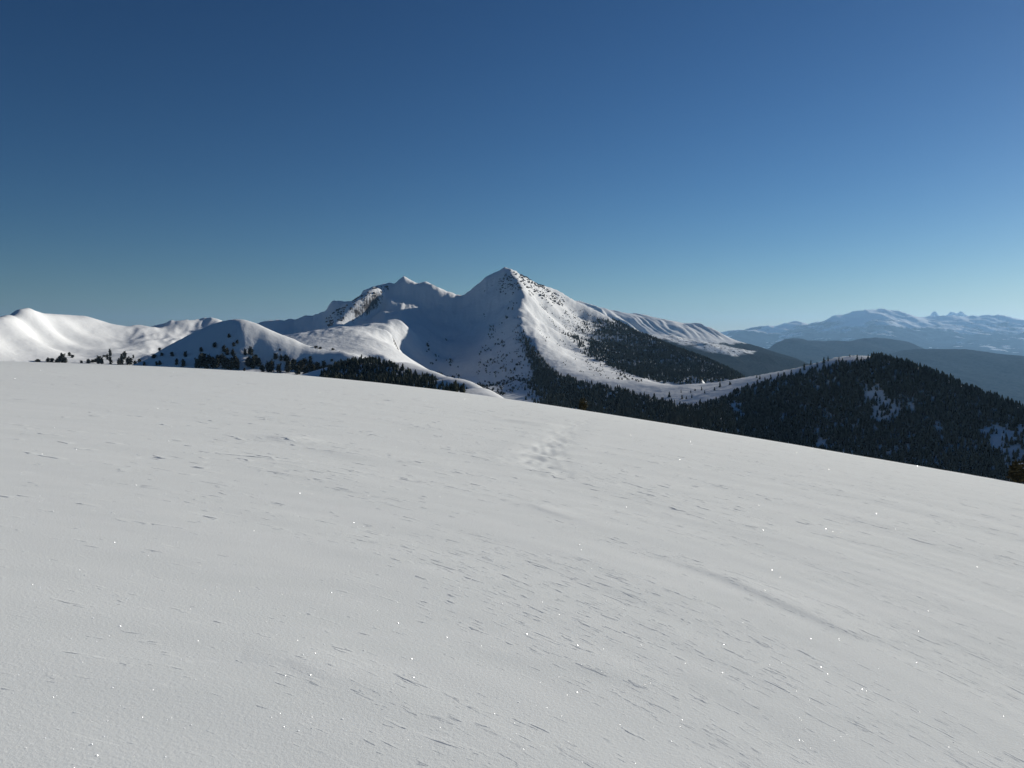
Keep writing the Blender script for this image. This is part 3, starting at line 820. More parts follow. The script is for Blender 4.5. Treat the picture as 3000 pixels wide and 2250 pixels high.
def tuft_arrays(rng, n, rx, rz, zc, size, core=True, lobes=6):
    """a rounded crown of needle tufts round a ragged core (unit height)"""
    V, T = [], []
    cen = []
    for k in range(lobes):
        a = rng.uniform(0, 6.28)
        zz = -0.62 + 1.15 * k / max(1, lobes - 1)
        off = rx * rng.uniform(0.12, 0.42) * (1.0 - 0.35 * (zz + 0.62))
        cen.append((off * math.cos(a), off * math.sin(a), zc + rz * zz))
    if lobes > 1: cen.append((0, 0, zc + rz * 0.52))
    cen.append((0, 0, zc))
    for k in range(n):
        c = cen[k % len(cen)]
        d = rng.normal(0, 1, 3); d /= np.linalg.norm(d)
        q = rng.uniform(0.65, 1.1)
        p = np.array(c) + d * np.array([rx, rx, rz]) * 0.52 * q
        p[2] = max(p[2], 0.01)
        out = d + np.array([0, 0, 0.55]); out /= np.linalg.norm(out)
        sd_ = np.cross(out, rng.normal(0, 1, 3)); sd_ /= np.linalg.norm(sd_)
        s = size * rng.uniform(0.6, 1.4)
        i0 = len(V)
        V += [tuple(p - sd_ * s * 0.5), tuple(p + sd_ * s * 0.5), tuple(p + out * s * 1.1)]
        T.append((i0, i0 + 1, i0 + 2))
    if core:
        for c in cen:
            i0 = len(V)
            V.append((c[0], c[1], c[2] + rz * 0.46)); V.append((c[0], c[1], max(0.01, c[2] - rz * 0.46)))
            for s in range(6):
                a = 6.2832 * s / 6
                q = rng.uniform(0.36, 0.6)
                V.append((c[0] + rx * q * math.cos(a), c[1] + rx * q * math.sin(a), max(0.012, c[2] + rz * rng.uniform(-0.12, 0.12))))
            for s in range(6):
                T.append((i0, i0 + 2 + s, i0 + 2 + (s + 1) % 6)); T.append((i0 + 1, i0 + 2 + (s + 1) % 6, i0 + 2 + s))
    return np.array(V), np.array(T)

def trunk_arrays(r0, r1, h, n=6):
    V, T = [], []
    for k in range(n):
        a = 6.2832 * k / n
        V.append((r0 * math.cos(a), r0 * math.sin(a), -0.04)); V.append((r1 * math.cos(a), r1 * math.sin(a), h))
    for k in range(n):
        i, j = 2 * k, 2 * ((k + 1) % n)
        T += [(i, j, j + 1), (i, j + 1, i + 1)]
    return np.array(V), np.array(T)

LOW = [conifer_arrays(np.random.default_rng(300 + k), 5, 5, 0.16 + 0.012 * (k % 3)) for k in range(8)]
LOWPINE = [tuft_arrays(np.random.default_rng(330 + k), 14, 0.34, 0.48, 0.5, 0.3, True, 1) for k in range(6)]

def merged(name, kinds, X, Y, Z, Hh, W, mats, rng):
    """one mesh of many small trees: nobody could count them"""
    cos, fcs, tint = [], [], []
    off = 0
    which = rng.integers(0, len(kinds), len(X))
    rot = rng.uniform(0, 6.28, len(X))
    tn = np.clip(rng.normal(1.0, 0.28, len(X)), 0.45, 1.7)
    for k, (V, T) in enumerate(kinds):
        idx = np.where(which == k)[0]
        if not len(idx): continue
        c, s = np.cos(rot[idx])[:, None], np.sin(rot[idx])[:, None]
        x = V[None, :, 0] * W[idx][:, None]; y = V[None, :, 1] * W[idx][:, None]
        P = np.stack([X[idx][:, None] + c * x - s * y, Y[idx][:, None] + s * x + c * y, Z[idx][:, None] + V[None, :, 2] * Hh[idx][:, None]], -1)
        cos.append(P.reshape(-1, 3))
        fcs.append((T[None] + (np.arange(len(idx)) * len(V))[:, None, None] + off).reshape(-1, 3))
        tint.append(np.repeat(tn[idx], len(V)))
        off += len(idx) * len(V)
    return link(name, new_mesh(name, np.concatenate(cos), np.concatenate(fcs), mats, smooth_shade=False, col=np.concatenate(tint)))

def in_poly(px, py, poly):
    inside = np.zeros(px.shape, bool)
    j = len(poly) - 1
    for i in range(len(poly)):
        xi, yi = poly[i]; xj, yj = poly[j]
        c = ((yi > py) != (yj > py)) & (px < (xj - xi) * (py - yi) / (yj - yi + 1e-12) + xi)
        inside ^= c
        j = i
    return inside

LANDS = [MTN, HL, DM, SH]

def slope_at(X, Y):
    return np.where(Y < 460, slope_base(X, Y), -1e4)

def visible(X, Y, Z, land_tol=1.5):
    """can the lens see this point past every landform in front of it"""
    ok = np.ones(X.shape, bool)
    for f in np.concatenate([1 / np.linspace(1 / 0.03, 1 / 0.3, 24), np.linspace(0.32, 0.985, 60)]):
        x, y = X * f, Y * f
        zr = CZ + (Z - CZ) * f
        zt = slope_at(x, y)
        for L in LANDS: zt = np.maximum(zt, L.at(x, y))
        ok &= zr > zt - (land_tol if f > 0.9 else 0)
    return ok

def scatter(land, poly, n, D0, D1, hlo, hhi, seed, holes=(), density=None, keep_hidden=False, steep=False):
    rng = np.random.default_rng(seed)
    xs = [p[0] for p in poly]
    outX, outY, outZ, outH = [], [], [], []
    got = 0
    for _ in range(60):
        m = 40000
        x = rng.uniform(min(xs), max(xs), m)
        D = np.sqrt(rng.uniform(D0 ** 2, D1 ** 2, m))
        X, Y = (x - 1500) / F * D, D
        Z = land.at(X, Y)
        px, py = w2px(X, Y, Z)
        ok = (Z > -1e3) & in_poly(px, py, poly)
        for hp, keep in holes:
            ok &= ~(in_poly(px, py, hp) & (rng.uniform(0, 1, m) > keep))
        if steep:   # as many trees to the eye on a steep face as on a gentle one
            gr = (land.at(X, Y + 6) - land.at(X, Y - 6)) / 12.0
            ok &= rng.uniform(0, 1, m) < np.clip(0.22 + 1.3 * gr, 0.22, 1)
        if density is not None:
            ok &= rng.uniform(0, 1, m) < density(px, py, X, Y)
        X, Y, Z = X[ok], Y[ok], Z[ok]
        H = rng.uniform(hlo, hhi, len(X)) * np.clip(rng.lognormal(0, 0.18, len(X)), 0.55, 1.4) * np.where(rng.uniform(0, 1, len(X)) < 0.15, 0.6, 1.0)
        if not keep_hidden:
            v = visible(X, Y, Z + H * 0.9)
            X, Y, Z, H = X[v], Y[v], Z[v], H[v]
        outX.append(X); outY.append(Y); outZ.append(Z); outH.append(H)
        got += len(X)
        if got >= n: break
    return [np.concatenate(a)[:n] for a in (outX, outY, outZ, outH)]

def pick(land, x, y):
    """the nearest visible ground of a landform at a point of the picture"""
    px, py = w2px(land.X, land.Y, land.Z)
    d = np.hypot(px - x, py - y)
    r = max(2.5, float(d.min()) + 1.0)
    i = np.argmin(np.where(d < r, land.Y, 1e9))
    return float(land.X.flat[i]), float(land.Y.flat[i]), float(land.Z.flat[i])

# --- models of which the individual trees are copies: a trunk and a crown each
def tint_mesh(name, VT, m, tint):
    return new_mesh(name, VT[0], VT[1], m, smooth_shade=False, col=np.full(len(VT[0]), tint))

CON = []
for k in range(7):
    rng = np.random.default_rng(400 + k)
    CON.append((tint_mesh("crown", conifer_arrays(rng, 8, 8, 0.15 + 0.015 * (k % 3), 0.45), M_CROWN, (0.75, 1.0, 1.3, 0.9, 1.15, 0.6, 1.45)[k]),
                new_mesh("trunk", *trunk_arrays(0.022, 0.006, 0.9), M_BARK)))
PIN = []
for k in range(7):
    rng = np.random.default_rng(440 + k)
    PIN.append((tint_mesh("crown", tuft_arrays(rng, 100, 0.36, 0.50, 0.50, 0.13, True, 6), M_PINE, (0.8, 1.0, 1.25, 0.9, 1.1, 0.65, 1.3)[k]),
                new_mesh("trunk", *trunk_arrays(0.04, 0.015, 0.7), M_BARK)))

def tree(name, models, k, x, y, z, h, w, label, group, rng, cat="tree"):
    e = bpy.data.objects.new(name, None)
    e.empty_display_size = 0.5
    e.location = (x, y, z)
    e.rotation_euler = (0, 0, rng.uniform(0, 6.28))
    e.scale = (w, w, h)
    C.objects.link(e)
    tag(e, label, cat, group)
    link("crown", models[k][0], e)
    link("trunk", models[k][1], e)
    return e

trng = np.random.default_rng(77)

# --- conifers of the right hill, of the spur and of the shoulder
R1 = [(2010, 1190), (2060, 1187), (2120, 1168), (2160, 1149), (2240, 1122), (2333, 1101), (2400, 1085), (2446, 1072), (2500, 1065), (2545, 1058), (2560, 1046), (2629, 1054), (2710, 1078), (2792, 1112), (2895, 1154), (3000, 1190), (3200, 1270), (3200, 1500), (2400, 1340), (2000, 1262), (1960, 1205)]
H1 = [(2525, 1140), (2572, 1132), (2600, 1168), (2640, 1172), (2660, 1158), (2695, 1178), (2672, 1215), (2650, 1205), (2610, 1238), (2560, 1240), (2545, 1190)]
H2 = [(2865, 1262), (2920, 1243), (2960, 1262), (3010, 1238), (3010, 1350), (2950, 1368), (2930, 1330), (2890, 1300)]
H3 = [(2130, 1180), (2160, 1182), (2195, 1235), (2165, 1225)]
H4 = [(2395, 1285), (2420, 1290), (2425, 1318), (2390, 1312)]
rightwood = scatter(MTN, R1, 10500, 600, 1300, 5.5, 8.6, 501, holes=((H1, 0.22), (H2, 0.16), (H3, 0.1), (H4, 0.1)), steep=True,
                    density=lambda px, py, X, Y: 0.75 + 0.25 * smooth(-0.3, 0.2, perlin(X / 26, Y / 26, 511)))
R2 = [(1534, 985), (1550, 1014), (1573, 1052), (1596, 1080), (1640, 1103), (1715, 1122), (1796, 1138), (1870, 1158), (1930, 1176), (1975, 1190), (2015, 1198), (2080, 1275), (1900, 1240), (1700, 1210), (1560, 1190), (1480, 1172), (1530, 1135), (1565, 1105), (1548, 1060)]
spurwood = scatter(MTN, R2, 3600, 950, 2300, 6.5, 9.8, 502, density=lambda px, py, X, Y: (0.35 + 0.65 * smooth(-0.25, 0.2, perlin(X / 40, Y / 40, 512))) * smooth(1500, 1640, px + 0.6 * (1120 - py)))
R4 = [(940, 1092), (985, 1074), (1030, 1060), (1060, 1058), (1100, 1063), (1150, 1071), (1200, 1090), (1254, 1112), (1308, 1134), (1382, 1156), (1300, 1156), (1100, 1130), (940, 1118)]
shoulderwood = scatter(SH, R4, 1250, 560, 1045, 5.2, 7.2, 503, density=lambda px, py, X, Y: 0.6 + 0.4 * smooth(-0.3, 0.1, perlin(X / 14, Y / 14, 513)))

R2b = [(1508, 925), (1524, 945), (1528, 962), (1552, 992), (1580, 1036), (1602, 1068), (1636, 1096), (1600, 1140), (1560, 1110), (1530, 1050), (1500, 985)]
crestwood = scatter(MTN, R2b, 520, 1500, 2600, 5.0, 8.0, 505, density=lambda px, py, X, Y: smooth(-40, 25, px - np.interp(py, [925, 990, 1040, 1070, 1140], [1518, 1535, 1560, 1580, 1590]) + 18 * perlin(px / 14, py / 14, 516)) * smooth(930, 1020, py + 40 * perlin(px / 22, py / 22, 517)))
spurwood = [np.concatenate(q) for q in zip(spurwood, crestwood)]

stands = [("conifer in the dark wood covering the right hill", "conifers of the dark wood on the right hill", rightwood, 205),
          ("conifer in the shaded wood below the long snowy spur", "conifers of the shaded wood below the spur", spurwood, 25),
          ("conifer in the close wood on the low snowy shoulder", "conifers of the wood on the low shoulder", shoulderwood, 58)]
names = ("dark crowded ", "dark crowded ", "dark green ")
for (lab, grp, (X, Y, Z, H), n_ind), pre, wood_lab in zip(stands, names,
        ("dense dark conifer wood covering the right hill", "shaded conifer wood below the snowy spur", "close conifer wood on the low snowy shoulder")):
    px, py = w2px(X, Y, Z + 0.6 * H)
    inside = (px > 5) & (px < 2995) & visible(X, Y, Z + 0.55 * H)
    order = np.argsort(-(H / Y) * inside)
    ind = order[:n_ind]
    for i in ind:
        lb, gp = pre + lab, grp
        if "right hill" in lab:
            if in_poly(px[i:i + 1], py[i:i + 1], H1)[0]: lb, gp = "dark conifer standing in the upper snow clearing of the right hill", "conifers in the upper clearing"
            elif in_poly(px[i:i + 1], py[i:i + 1], H2)[0]: lb, gp = "dark conifer standing in the snow clearing at the right edge", "conifers in the clearing at the right edge"
            elif px[i] > 2700: lb, gp = "crowded dark conifer low on the right side of the wooded hill", "conifers low on the right of the wood"
            elif px[i] < 2250: lb, gp = "crowded dark conifer at the left end of the wooded hill", "conifers at the left end of the wood"
            else: lb, gp = "crowded dark conifer above the middle of the near slope's edge", "conifers low in the middle of the wood"
        tree("conifer_tree", CON, int(trng.integers(0, 7)), X[i], Y[i], Z[i], H[i], H[i] * trng.uniform(1.0, 1.6), lb, gp, trng)
    rest = order[n_ind:]
    tag(merged("conifer_wood", LOW, X[rest], Y[rest], Z[rest], H[rest], H[rest] * trng.uniform(1.2, 1.9, len(rest)), M_CROWN, trng), wood_lab, "wood", kind="stuff")

# forest on the far flank of the mountain: one mass, too far to count
R3 = [(1640, 1000), (1650, 965), (1720, 938), (1780, 935), (1806, 938), (1850, 958), (1910, 985), (1953, 1000), (2080, 1042), (2180, 1068), (2225, 1110), (2178, 1112), (2100, 1120), (2016, 1127), (1944, 1123), (1890, 1110), (1817, 1086), (1763, 1064), (1725, 1046)]
X, Y, Z, H = scatter(MTN, R3, 8500, 1450, 3450, 7, 10.5, 504, density=lambda px, py, X, Y: (0.6 + 0.4 * smooth(-0.3, 0.15, perlin(X / 50, Y / 70, 514))) * smooth(-70, 75, (px - 1735) * 0.8 + (py - 1010) * 0.3 + 70 * perlin((px * 0.8 - py) / 18, (px + py * 0.8) / 60, 515)) ** 1.3)
LOWFAR = [conifer_arrays(np.random.default_rng(320 + k), 4, 5, 0.17) for k in range(6)]
tag(merged("conifer_wood", LOWFAR, X, Y, Z, H, H * trng.uniform(1.2, 2.0, len(X)), M_CROWN, trng), "grey green conifer wood on the right flank of the main mountain", "wood", kind="stuff")

# dwarf pines dotted over the mountain
R3b = [(1530, 835), (1600, 868), (1700, 905), (1800, 945), (1790, 970), (1740, 990), (1690, 1012), (1650, 985), (1600, 930)]
R3c = [(1570, 960), (1640, 980), (1690, 1010), (1725, 1045), (1800, 1082), (1890, 1112), (1860, 1128), (1720, 1098), (1640, 1065), (1590, 1020)]
R7 = [(1430, 840), (1500, 825), (1535, 880), (1520, 940), (1550, 1010), (1600, 1085), (1560, 1120), (1490, 1160), (1390, 1150), (1400, 1060), (1390, 960)]
R7b = [(1250, 985), (1340, 1000), (1350, 1060), (1420, 1120), (1440, 1160), (1250, 1110)]
R7c = [(1170, 1070), (1260, 1095), (1480, 1150), (1460, 1166), (1300, 1108)]
sets = [scatter(MTN, R3b, 620, 2300, 3700, 2.2, 5, 520, density=lambda px, py, X, Y: smooth(-60, 60, (px - 1650) * 0.6 + (py - 905) * 1.0 + 130 * perlin((px * 0.8 - py) / 16, (px + py * 0.8) / 60, 521))),
        scatter(MTN, R3c, 150, 1500, 2900, 2.2, 5, 522, density=lambda px, py, X, Y: smooth(-50, 70, (px - 1650) * 0.8 - (py - 1010) * 0.9 + 90 * perlin((px * 0.8 - py) / 16, (px + py * 0.8) / 50, 523))),
        scatter(MTN, R7, 420, 1400, 3000, 3, 7, 524, density=lambda px, py, X, Y: smooth(0.0, 0.6, 1.3 * perlin(px / 26, py / 22, 525) + (py - 960) / 260 + (px - 1470) / 300)),
        scatter(MTN, R7b, 38, 1500, 2900, 5, 9, 526, density=lambda px, py, X, Y: smooth(0.0, 0.4, perlin(px / 30, py / 30, 527))),
        scatter(MTN, R7c, 38, 1400, 2500, 6, 9, 528)]
X, Y, Z, H = [np.concatenate([s[k] for s in sets]) for k in range(4)]
reg = np.concatenate([np.full(len(s[0]), k) for k, s in enumerate(sets)])
order = np.argsort(-(H / Y))
labs = [("small dark dwarf pine dotted among rocks on sunlit right face of the mountain", "dwarf pines on the sunlit face"),
        ("small dark dwarf pine dotted on the bright open spur", "dwarf pines on the open spur"),
        ("small dark dwarf pine on the shaded left face below the summit", "dwarf pines on the shaded face"),
        ("dark dwarf pine in the shaded bowl floor", "dwarf pines in the bowl"),
        ("dark dwarf pine at the foot of the shaded bowl", "dwarf pines at the foot of the bowl")]
PM = [tint_mesh("dwarf_pine", LOWPINE[k], M_PINE, 0.8 + 0.12 * k) for k in range(6)]
for i in order[:300]:
    o = link("dwarf_pine", PM[int(trng.integers(0, 6))])
    o.location = (X[i], Y[i], Z[i] - 0.1 * H[i]); o.scale = (H[i] * 1.1, H[i] * 1.1, H[i]); o.rotation_euler = (0, 0, trng.uniform(0, 6.28))
    lb, gp = labs[reg[i]]
    if reg[i] == 2:
        pyi = float(w2px(X[i], Y[i], Z[i])[1])
        lb, gp = ("tiny dark dwarf pine high on the shaded face under the summit", "dwarf pines high on the shaded face") if pyi < 960 else \
                 ("small dark dwarf pine halfway down the shaded face of the mountain", "dwarf pines halfway down the shaded face") if pyi < 1050 else \
                 ("dark dwarf pine at the bottom of the shaded face of the mountain", "dwarf pines at the bottom of the shaded face")
    tag(o, lb, "shrub", gp)
rest = order[300:]
tag(merged("dwarf_pine_scrub", LOWPINE, X[rest], Y[rest], Z[rest] - 0.1 * H[rest], H[rest], H[rest] * 1.1, M_PINE, trng), "tiny dark scrub scattered over the main mountain", "scrub", kind="stuff")

# rocks breaking the snow along the summit ridges
rr_ = []
rrng = np.random.default_rng(540)
for poly, n, D0, D1, sz in (([(1490, 790), (1540, 812), (1600, 842), (1660, 872), (1650, 900), (1590, 875), (1545, 858), (1515, 815)], 300, 2700, 3700, 4.2),
                            ([(1470, 800), (1505, 808), (1530, 845), (1500, 870), (1455, 850)], 90, 2700, 3050, 4.0),
                            ([(1050, 872), (1090, 845), (1160, 832), (1125, 860), (1060, 905), (1010, 935), (960, 960), (955, 930)], 170, 2300, 3000, 4.0)):
    rr_.append((*scatter(MTN, poly, n, D0, D1, sz * 0.5, sz * 1.4, 541 + n), ))
rx, ry, rz_, rh = [np.concatenate([s[k] for s in rr_]) for k in range(4)]
def rock_arrays(rng):
    V = np.array([(math.cos(a) * rng.uniform(0.6, 1.2), math.sin(a) * rng.uniform(0.6, 1.2), rng.uniform(-0.5, 0.1)) for a in np.linspace(0, 5.4, 7)] +
                 [(math.cos(a + 0.4) * rng.uniform(0.3, 0.7), math.sin(a + 0.4) * rng.uniform(0.3, 0.7), rng.uniform(0.35, 0.8)) for a in np.linspace(0, 5.4, 7)] + [(0, 0, 0.8)])
    T = []
    for k in range(7):
        j = (k + 1) % 7
        T += [(k, j, 7 + k), (j, 7 + j, 7 + k), (7 + k, 7 + j, 14)]
    return V, np.array(T)
tag(merged("rocks", [rock_arrays(rrng) for _ in range(6)], rx, ry, rz_, rh * 0.8, rh, M_ROCK, rrng), "dark rocks breaking through snow along the summit ridges", "rocks", kind="stuff")

# --- stone pines at the foot of the dome and left of it: (x, base y, height, width) read in two enlargements of the photograph
def zoomed(items, s, ox, oy):
    return [(ox + s * a, oy + s * b_, s * h_, s * w_) for a, b_, h_, w_ in items]

left_trees = zoomed([(175, 448, 45, 75), (328, 448, 75, 60), (415, 448, 70, 65), (465, 450, 60, 50), (515, 452, 100, 65), (580, 455, 145, 85), (615, 455, 90, 60), (675, 345, 60, 48), (722, 370, 52, 55),
    (885, 464, 45, 42), (1000, 466, 70, 60), (1060, 450, 50, 60), (1150, 470, 125, 65), (1195, 470, 105, 55), (1105, 440, 60, 60), (1340, 345, 120, 42), (1300, 400, 85, 45), (1340, 485, 125, 55), (1250, 350, 30, 60),
    (1500, 490, 100, 60), (1545, 490, 165, 65), (1585, 400, 130, 55), (1620, 490, 120, 65), (1720, 375, 55, 28), (1690, 490, 110, 65), (1745, 492, 75, 55), (1820, 498, 105, 55), (1890, 498, 65, 45), (2140, 220, 45, 45), (2090, 490, 60, 45), (2150, 500, 70, 45), (2060, 390, 60, 70), (2180, 340, 50, 50)], 0.1808, 80, 980)
dome_trees = zoomed([(10, 540, 60, 45), (190, 555, 70, 42), (85, 672, 80, 38), (165, 674, 90, 55), (225, 690, 45, 35), (280, 460, 25, 18), (365, 510, 50, 42), (405, 480, 55, 42), (570, 430, 60, 52), (765, 295, 50, 38), (855, 370, 45, 38), (825, 412, 50, 38),
    (685, 480, 80, 50), (750, 475, 70, 52), (735, 540, 85, 48), (870, 492, 100, 58), (800, 530, 80, 42), (950, 475, 45, 32), (957, 552, 80, 38), (1035, 542, 100, 65),
    (350, 700, 120, 65), (400, 690, 170, 75), (425, 610, 110, 75), (460, 700, 120, 65), (505, 645, 115, 65), (545, 705, 130, 75), (600, 708, 125, 65), (620, 625, 90, 65), (655, 645, 110, 75), (690, 710, 135, 75), (740, 712, 140, 75), (790, 715, 135, 65), (832, 700, 160, 85), (872, 722, 115, 58),
    (1000, 690, 110, 65), (1020, 640, 90, 65), (1100, 645, 115, 95), (1140, 690, 100, 65), (1080, 700, 120, 75), (962, 735, 40, 32), (1185, 745, 85, 75), (1260, 745, 125, 65), (1310, 750, 145, 85), (1360, 585, 75, 55), (1425, 612, 72, 42), (1385, 665, 60, 45),
    (1412, 755, 115, 65), (1470, 705, 135, 75), (1512, 615, 85, 75), (1530, 755, 145, 85), (1600, 560, 35, 38), (1590, 725, 135, 75), (1665, 612, 72, 34), (1640, 775, 125, 85), (1700, 745, 145, 85), (1742, 642, 72, 72), (1750, 795, 135, 85), (1815, 582, 36, 38), (1812, 705, 105, 65),
    (1850, 785, 145, 95), (1902, 725, 115, 75), (1940, 612, 52, 44), (1960, 800, 125, 85), (2020, 810, 115, 85), (2066, 662, 62, 44), (2095, 606, 32, 34), (2080, 810, 115, 75), (2150, 810, 100, 90), (2042, 715, 62, 55), (1410, 482, 26, 28), (1985, 690, 90, 60), (1680, 660, 60, 50)], 0.226, 500, 920)

def pine_at(land, x, y, hpx, wpx, label, group):
    X, Y, Z = pick(land, x, y)
    h, w = hpx * Y / F * 1.08, wpx * Y / F
    return tree("stone_pine", PIN, int(trng.integers(0, 7)), X, Y, Z - 0.03 * h, h, w / 0.50, label, group, trng)

for (x, y, h, w) in left_trees:
    land = HL if x < 420 else DM
    lab, grp = ("dark bushy pine in the clump at the far left edge of the near slope", "pines in the far left clump") if x < 205 else \
               ("dark bushy pine in the gully between snow hill and rounded dome", "pines in the gully left of the dome") if x < 425 else \
               ("dark pine low on the left skirt of the rounded dome", "pines on the left skirt of the dome")
    pine_at(land, x, y, h, w, lab, grp)
singles = {(765, 295): "lone dark pine highest up the shaded face of the rounded dome", (570, 430): "lone round pine halfway up the shaded dome, left of the others",
           (10, 540): "lone dark pine at the left edge of the shaded dome face", (280, 460): "tiny dark pine alone on the left of the shaded dome", (1410, 482): "tiny pine just under the sunlit shoulder of the dome"}
keys = {(round(500 + 0.226 * a, 2), round(920 + 0.226 * b_, 2)): t for (a, b_), t in singles.items()}
for (x, y, h, w) in dome_trees:
    one = keys.get((round(x, 2), round(y, 2)))
    if one: lab, grp = one, "pines dotted on the shaded dome"
    elif y < 1045: lab, grp = "small dark pine dotted on the shaded face of the rounded dome", "pines dotted on the shaded dome"
    elif x < 710: lab, grp = "dark pine in the left grove at the foot of the rounded dome", "left grove below the dome"
    elif x < 770: lab, grp = "dark pine in the small middle grove at the foot of the dome", "middle grove below the dome"
    else: lab, grp = "dark pine in the long right grove at the foot of the dome", "right grove below the dome"
    pine_at(DM, x, y, h, w, lab, grp)
for (x, y, h, w), lab in zip(zoomed([(2110, 468, 26, 45), (1945, 442, 26, 45), (1890, 420, 25, 50), (2190, 492, 20, 25)], 0.226, 500, 920),
        ("small flat pine alone on the sunlit snow knoll", "small flat pine where the dome meets the sunlit knoll", "low dark pine on the skyline of the dome's right shoulder", "tiny pine at the right of the sunlit knoll")):
    pine_at(MTN if x > 960 else DM, x, y, h, w, lab, "pines by the sunlit knoll")

# --- lone conifers on the saddle and along the snow rim
lone = [(845, 612, 92, 30, "thin pale leaning conifer alone on the sunlit saddle"), (1110, 612, 88, 38, "small dark conifer on the saddle casting a long blue shadow"),
        (1205, 556, 62, 62, "broad blurred conifer on the upper snow of the saddle"), (1375, 542, 102, 48, "taller dark conifer with the longest shadow on the saddle"),
        (1450, 622, 86, 42, "dark conifer right of the tall one on the saddle"), (1845, 472, 106, 58, "stout dark conifer standing clear against the snow rim"), (545, 740, 150, 80, "tall conifer marking the left side of the snow notch"),
        (875, 770, 115, 62, "dark conifer at the lower edge of the saddle snow"), (990, 770, 90, 42, "slim conifer beside the lower saddle edge"), (1135, 760, 100, 46, "pointed conifer in front of the shadow streaks on the saddle"),
        (1700, 560, 95, 50, "conifer at the left end of the snow rim"), (2130, 400, 80, 45, "conifer poking up on the snow rim above the saddle")]
for a, b_, h_, w_, lab in lone:
    x, y = 1900 + 0.113 * a, 1080 + 0.113 * b_
    X, Y, Z = pick(MTN, x, y)
    tree("conifer_tree", CON, int(trng.integers(0, 7)), X, Y, Z - 0.2, 0.113 * h_ * Y / F * 1.05, 0.113 * w_ * Y / F / 0.32, lab, "lone conifers on the saddle and rim", trng)
for a, b_, h_ in ((20, 660, 50), (95, 655, 40), (285, 605, 35), (315, 615, 45), (445, 595, 45), (480, 600, 60), (535, 590, 70), (625, 550, 75), (680, 512, 50), (770, 500, 70), (800, 485, 55), (880, 490, 60), (960, 455, 30), (1010, 482, 65), (1045, 485, 45), (1090, 465, 50), (720, 530, 60), (390, 620, 55)):
    x, y = 2100 + 0.4069 * a, 860 + 0.4069 * b_
    X, Y, Z = pick(MTN, x, y)
    tree("conifer_tree", CON, int(trng.integers(0, 7)), X, Y, Z - 0.2, 0.30 * h_ * Y / F, 0.34 * h_ * Y / F * trng.uniform(1.0, 1.4), "dark conifer on the edge of the long thin snow rim of the right hill", "conifers along the snow rim", trng)

# --- members of the small groups told apart by their place in the row
ORD = ["leftmost", "second", "third", "fourth", "fifth", "sixth", "seventh", "eighth", "ninth", "tenth", "eleventh", "twelfth", "thirteenth", "fourteenth", "fifteenth", "sixteenth", "seventeenth", "eighteenth", "nineteenth", "twentieth",
       "twenty-first", "twenty-second", "twenty-third", "twenty-fourth", "twenty-fifth", "twenty-sixth", "twenty-seventh", "twenty-eighth", "twenty-ninth", "thirtieth", "thirty-first", "thirty-second", "thirty-third", "thirty-fourth", "thirty-fifth", "thirty-sixth", "thirty-seventh", "thirty-eighth"]
ROWS = {"pines in the far left clump": "dark bushy pine, {} in the clump at the far left", "pines in the gully left of the dome": "dark bushy pine, {} in the gully beside the dome",
        "pines on the left skirt of the dome": "dark pine, {} on the left skirt of the dome", "pines dotted on the shaded dome": "small dark pine, {} of those dotted on the shaded dome",
        "left grove below the dome": "dark pine, {} in the left grove below the dome", "middle grove below the dome": "dark pine, {} in the middle grove below the dome",
        "right grove below the dome": "dark pine, {} in the right grove below the dome", "conifers along the snow rim": "small dark conifer, {} along the thin snow rim",
        "dwarf pines in the bowl": "dark dwarf pine, {} in the shaded bowl", "dwarf pines at the foot of the bowl": "dark dwarf pine, {} at the foot of the shaded bowl"}
for grp, text in ROWS.items():
    row = [o for o in C.objects if o.get("group") == grp and o.parent is None]
    row.sort(key=lambda o: o.location.x / o.location.y)
    if len(row) > len(ORD): continue
    for k, o in enumerate(row):
        if "lone" in o["label"] or "alone" in o["label"] or "tiny" in o["label"]: continue
        o["label"] = text.format("leftmost" if k == 0 else "rightmost" if k == len(row) - 1 else ORD[k] + " from the left")

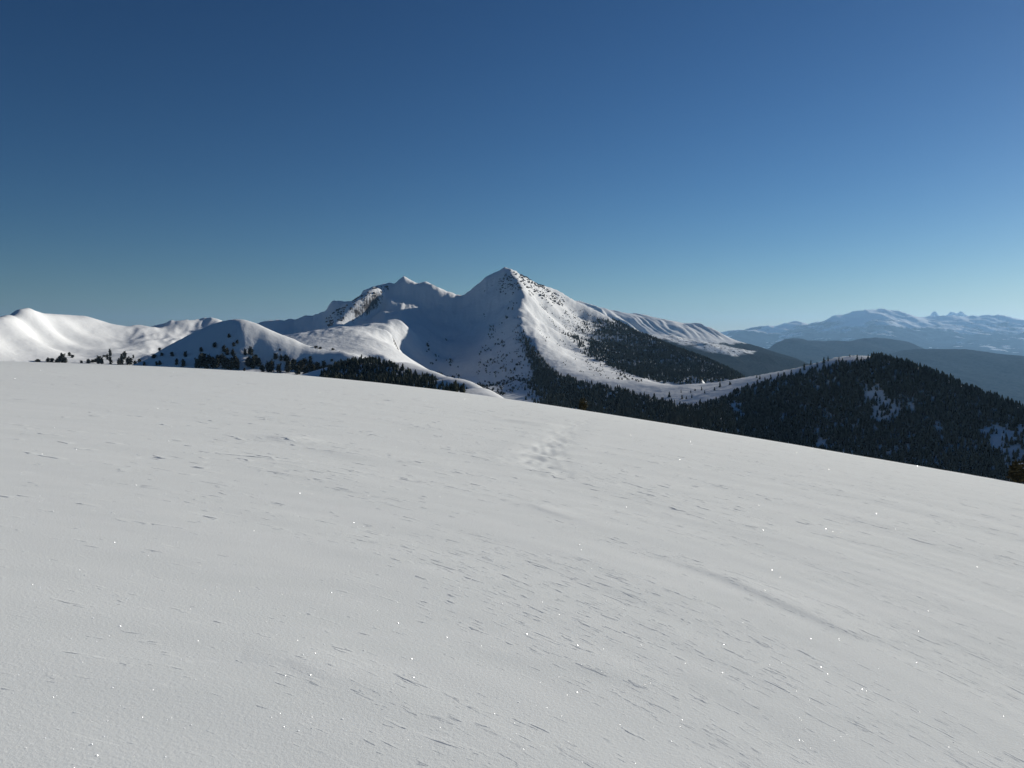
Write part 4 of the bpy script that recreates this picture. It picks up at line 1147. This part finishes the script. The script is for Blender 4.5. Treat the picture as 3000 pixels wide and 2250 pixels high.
# --- two dwarf pines at the brink of the near slope, big enough to show their parts
def near_bush(x, y, Rr, hpx, wpx, label, seed, caps):
    s = (x - 1500) / F
    Y = Rr
    X = s * Y
    Z = float(slope_z(np.array([X]), np.array([Y]))[0])
    h, w = hpx * Y / F, wpx * Y / F
    rng = np.random.default_rng(seed)
    e = bpy.data.objects.new("dwarf_pine", None)
    e.location = (X, Y, Z - 0.03)
    C.objects.link(e)
    tag(e, label, "shrub")
    V, T = tuft_arrays(rng, 900, 0.40, 0.46, 0.52, 0.075, True, 9)
    V = V * np.array([w / 0.74, w / 0.74, h])
    link("crown", new_mesh("crown", V, T, M_BUSH, smooth_shade=False, col=np.repeat(np.clip(rng.normal(1, 0.3, len(V) // 3 + 1), 0.4, 1.7), 3)[:len(V)]), e)
    V, T = trunk_arrays(0.05 * w, 0.03 * w, 0.6 * h, 7)
    link("trunk", new_mesh("trunk", V, T, M_BARK), e)
    for (cx, cz, cs) in caps:
        V, T = rock_arrays(rng)
        V = V * np.array([cs * w, cs * w, cs * h * 0.8]) + np.array([cx * w, -0.22 * w, cz * h])
        link("snow_cap", new_mesh("snow_cap", V, T, M_CAP), e)
    return e
near_bush(1710, 1200, 78.0, 36, 29, "small green dwarf pine alone on the brink of the near slope, dabbed with snow", 601, [(0.20, 0.72, 0.10), (0.02, 0.70, 0.06)])
near_bush(2994, 1415, 38.2, 66, 62, "dark dwarf pine cut by the right edge at the brink of the near slope", 602, [(-0.1, 0.92, 0.05), (0.04, 0.93, 0.06), (0.1, 0.72, 0.05)])

# ------------------------------------------------------------------ air
M_HAZE = bpy.data.materials.new("haze")
M_HAZE.use_nodes = True
nt = M_HAZE.node_tree
nt.nodes.clear()
ho = nt.nodes.new("ShaderNodeOutputMaterial")
hv_ = nt.nodes.new("ShaderNodeVolumePrincipled")
hv_.inputs["Color"].default_value = (0.36, 0.65, 1.0, 1)
hv_.inputs["Density"].default_value = HAZE_DENSITY
hv_.inputs["Anisotropy"].default_value = 0.32
nt.links.new(hv_.outputs[0], ho.inputs["Volume"])
hx, hy0, hy1, hz0, hz1 = 61000, -21000, 61000, -1300, 1900
co = np.array([(x, y, z) for z in (hz0, hz1) for x, y in ((-hx, hy0), (hx, hy0), (hx, hy1), (-hx, hy1))], float)
fc = np.array([(3, 2, 1, 0), (4, 5, 6, 7), (0, 1, 5, 4), (1, 2, 6, 5), (2, 3, 7, 6), (3, 0, 4, 7)])
tag(link("haze", new_mesh("haze", co, fc, M_HAZE, smooth_shade=False)), "thin blue winter haze filling the far valleys", "haze", kind="stuff")
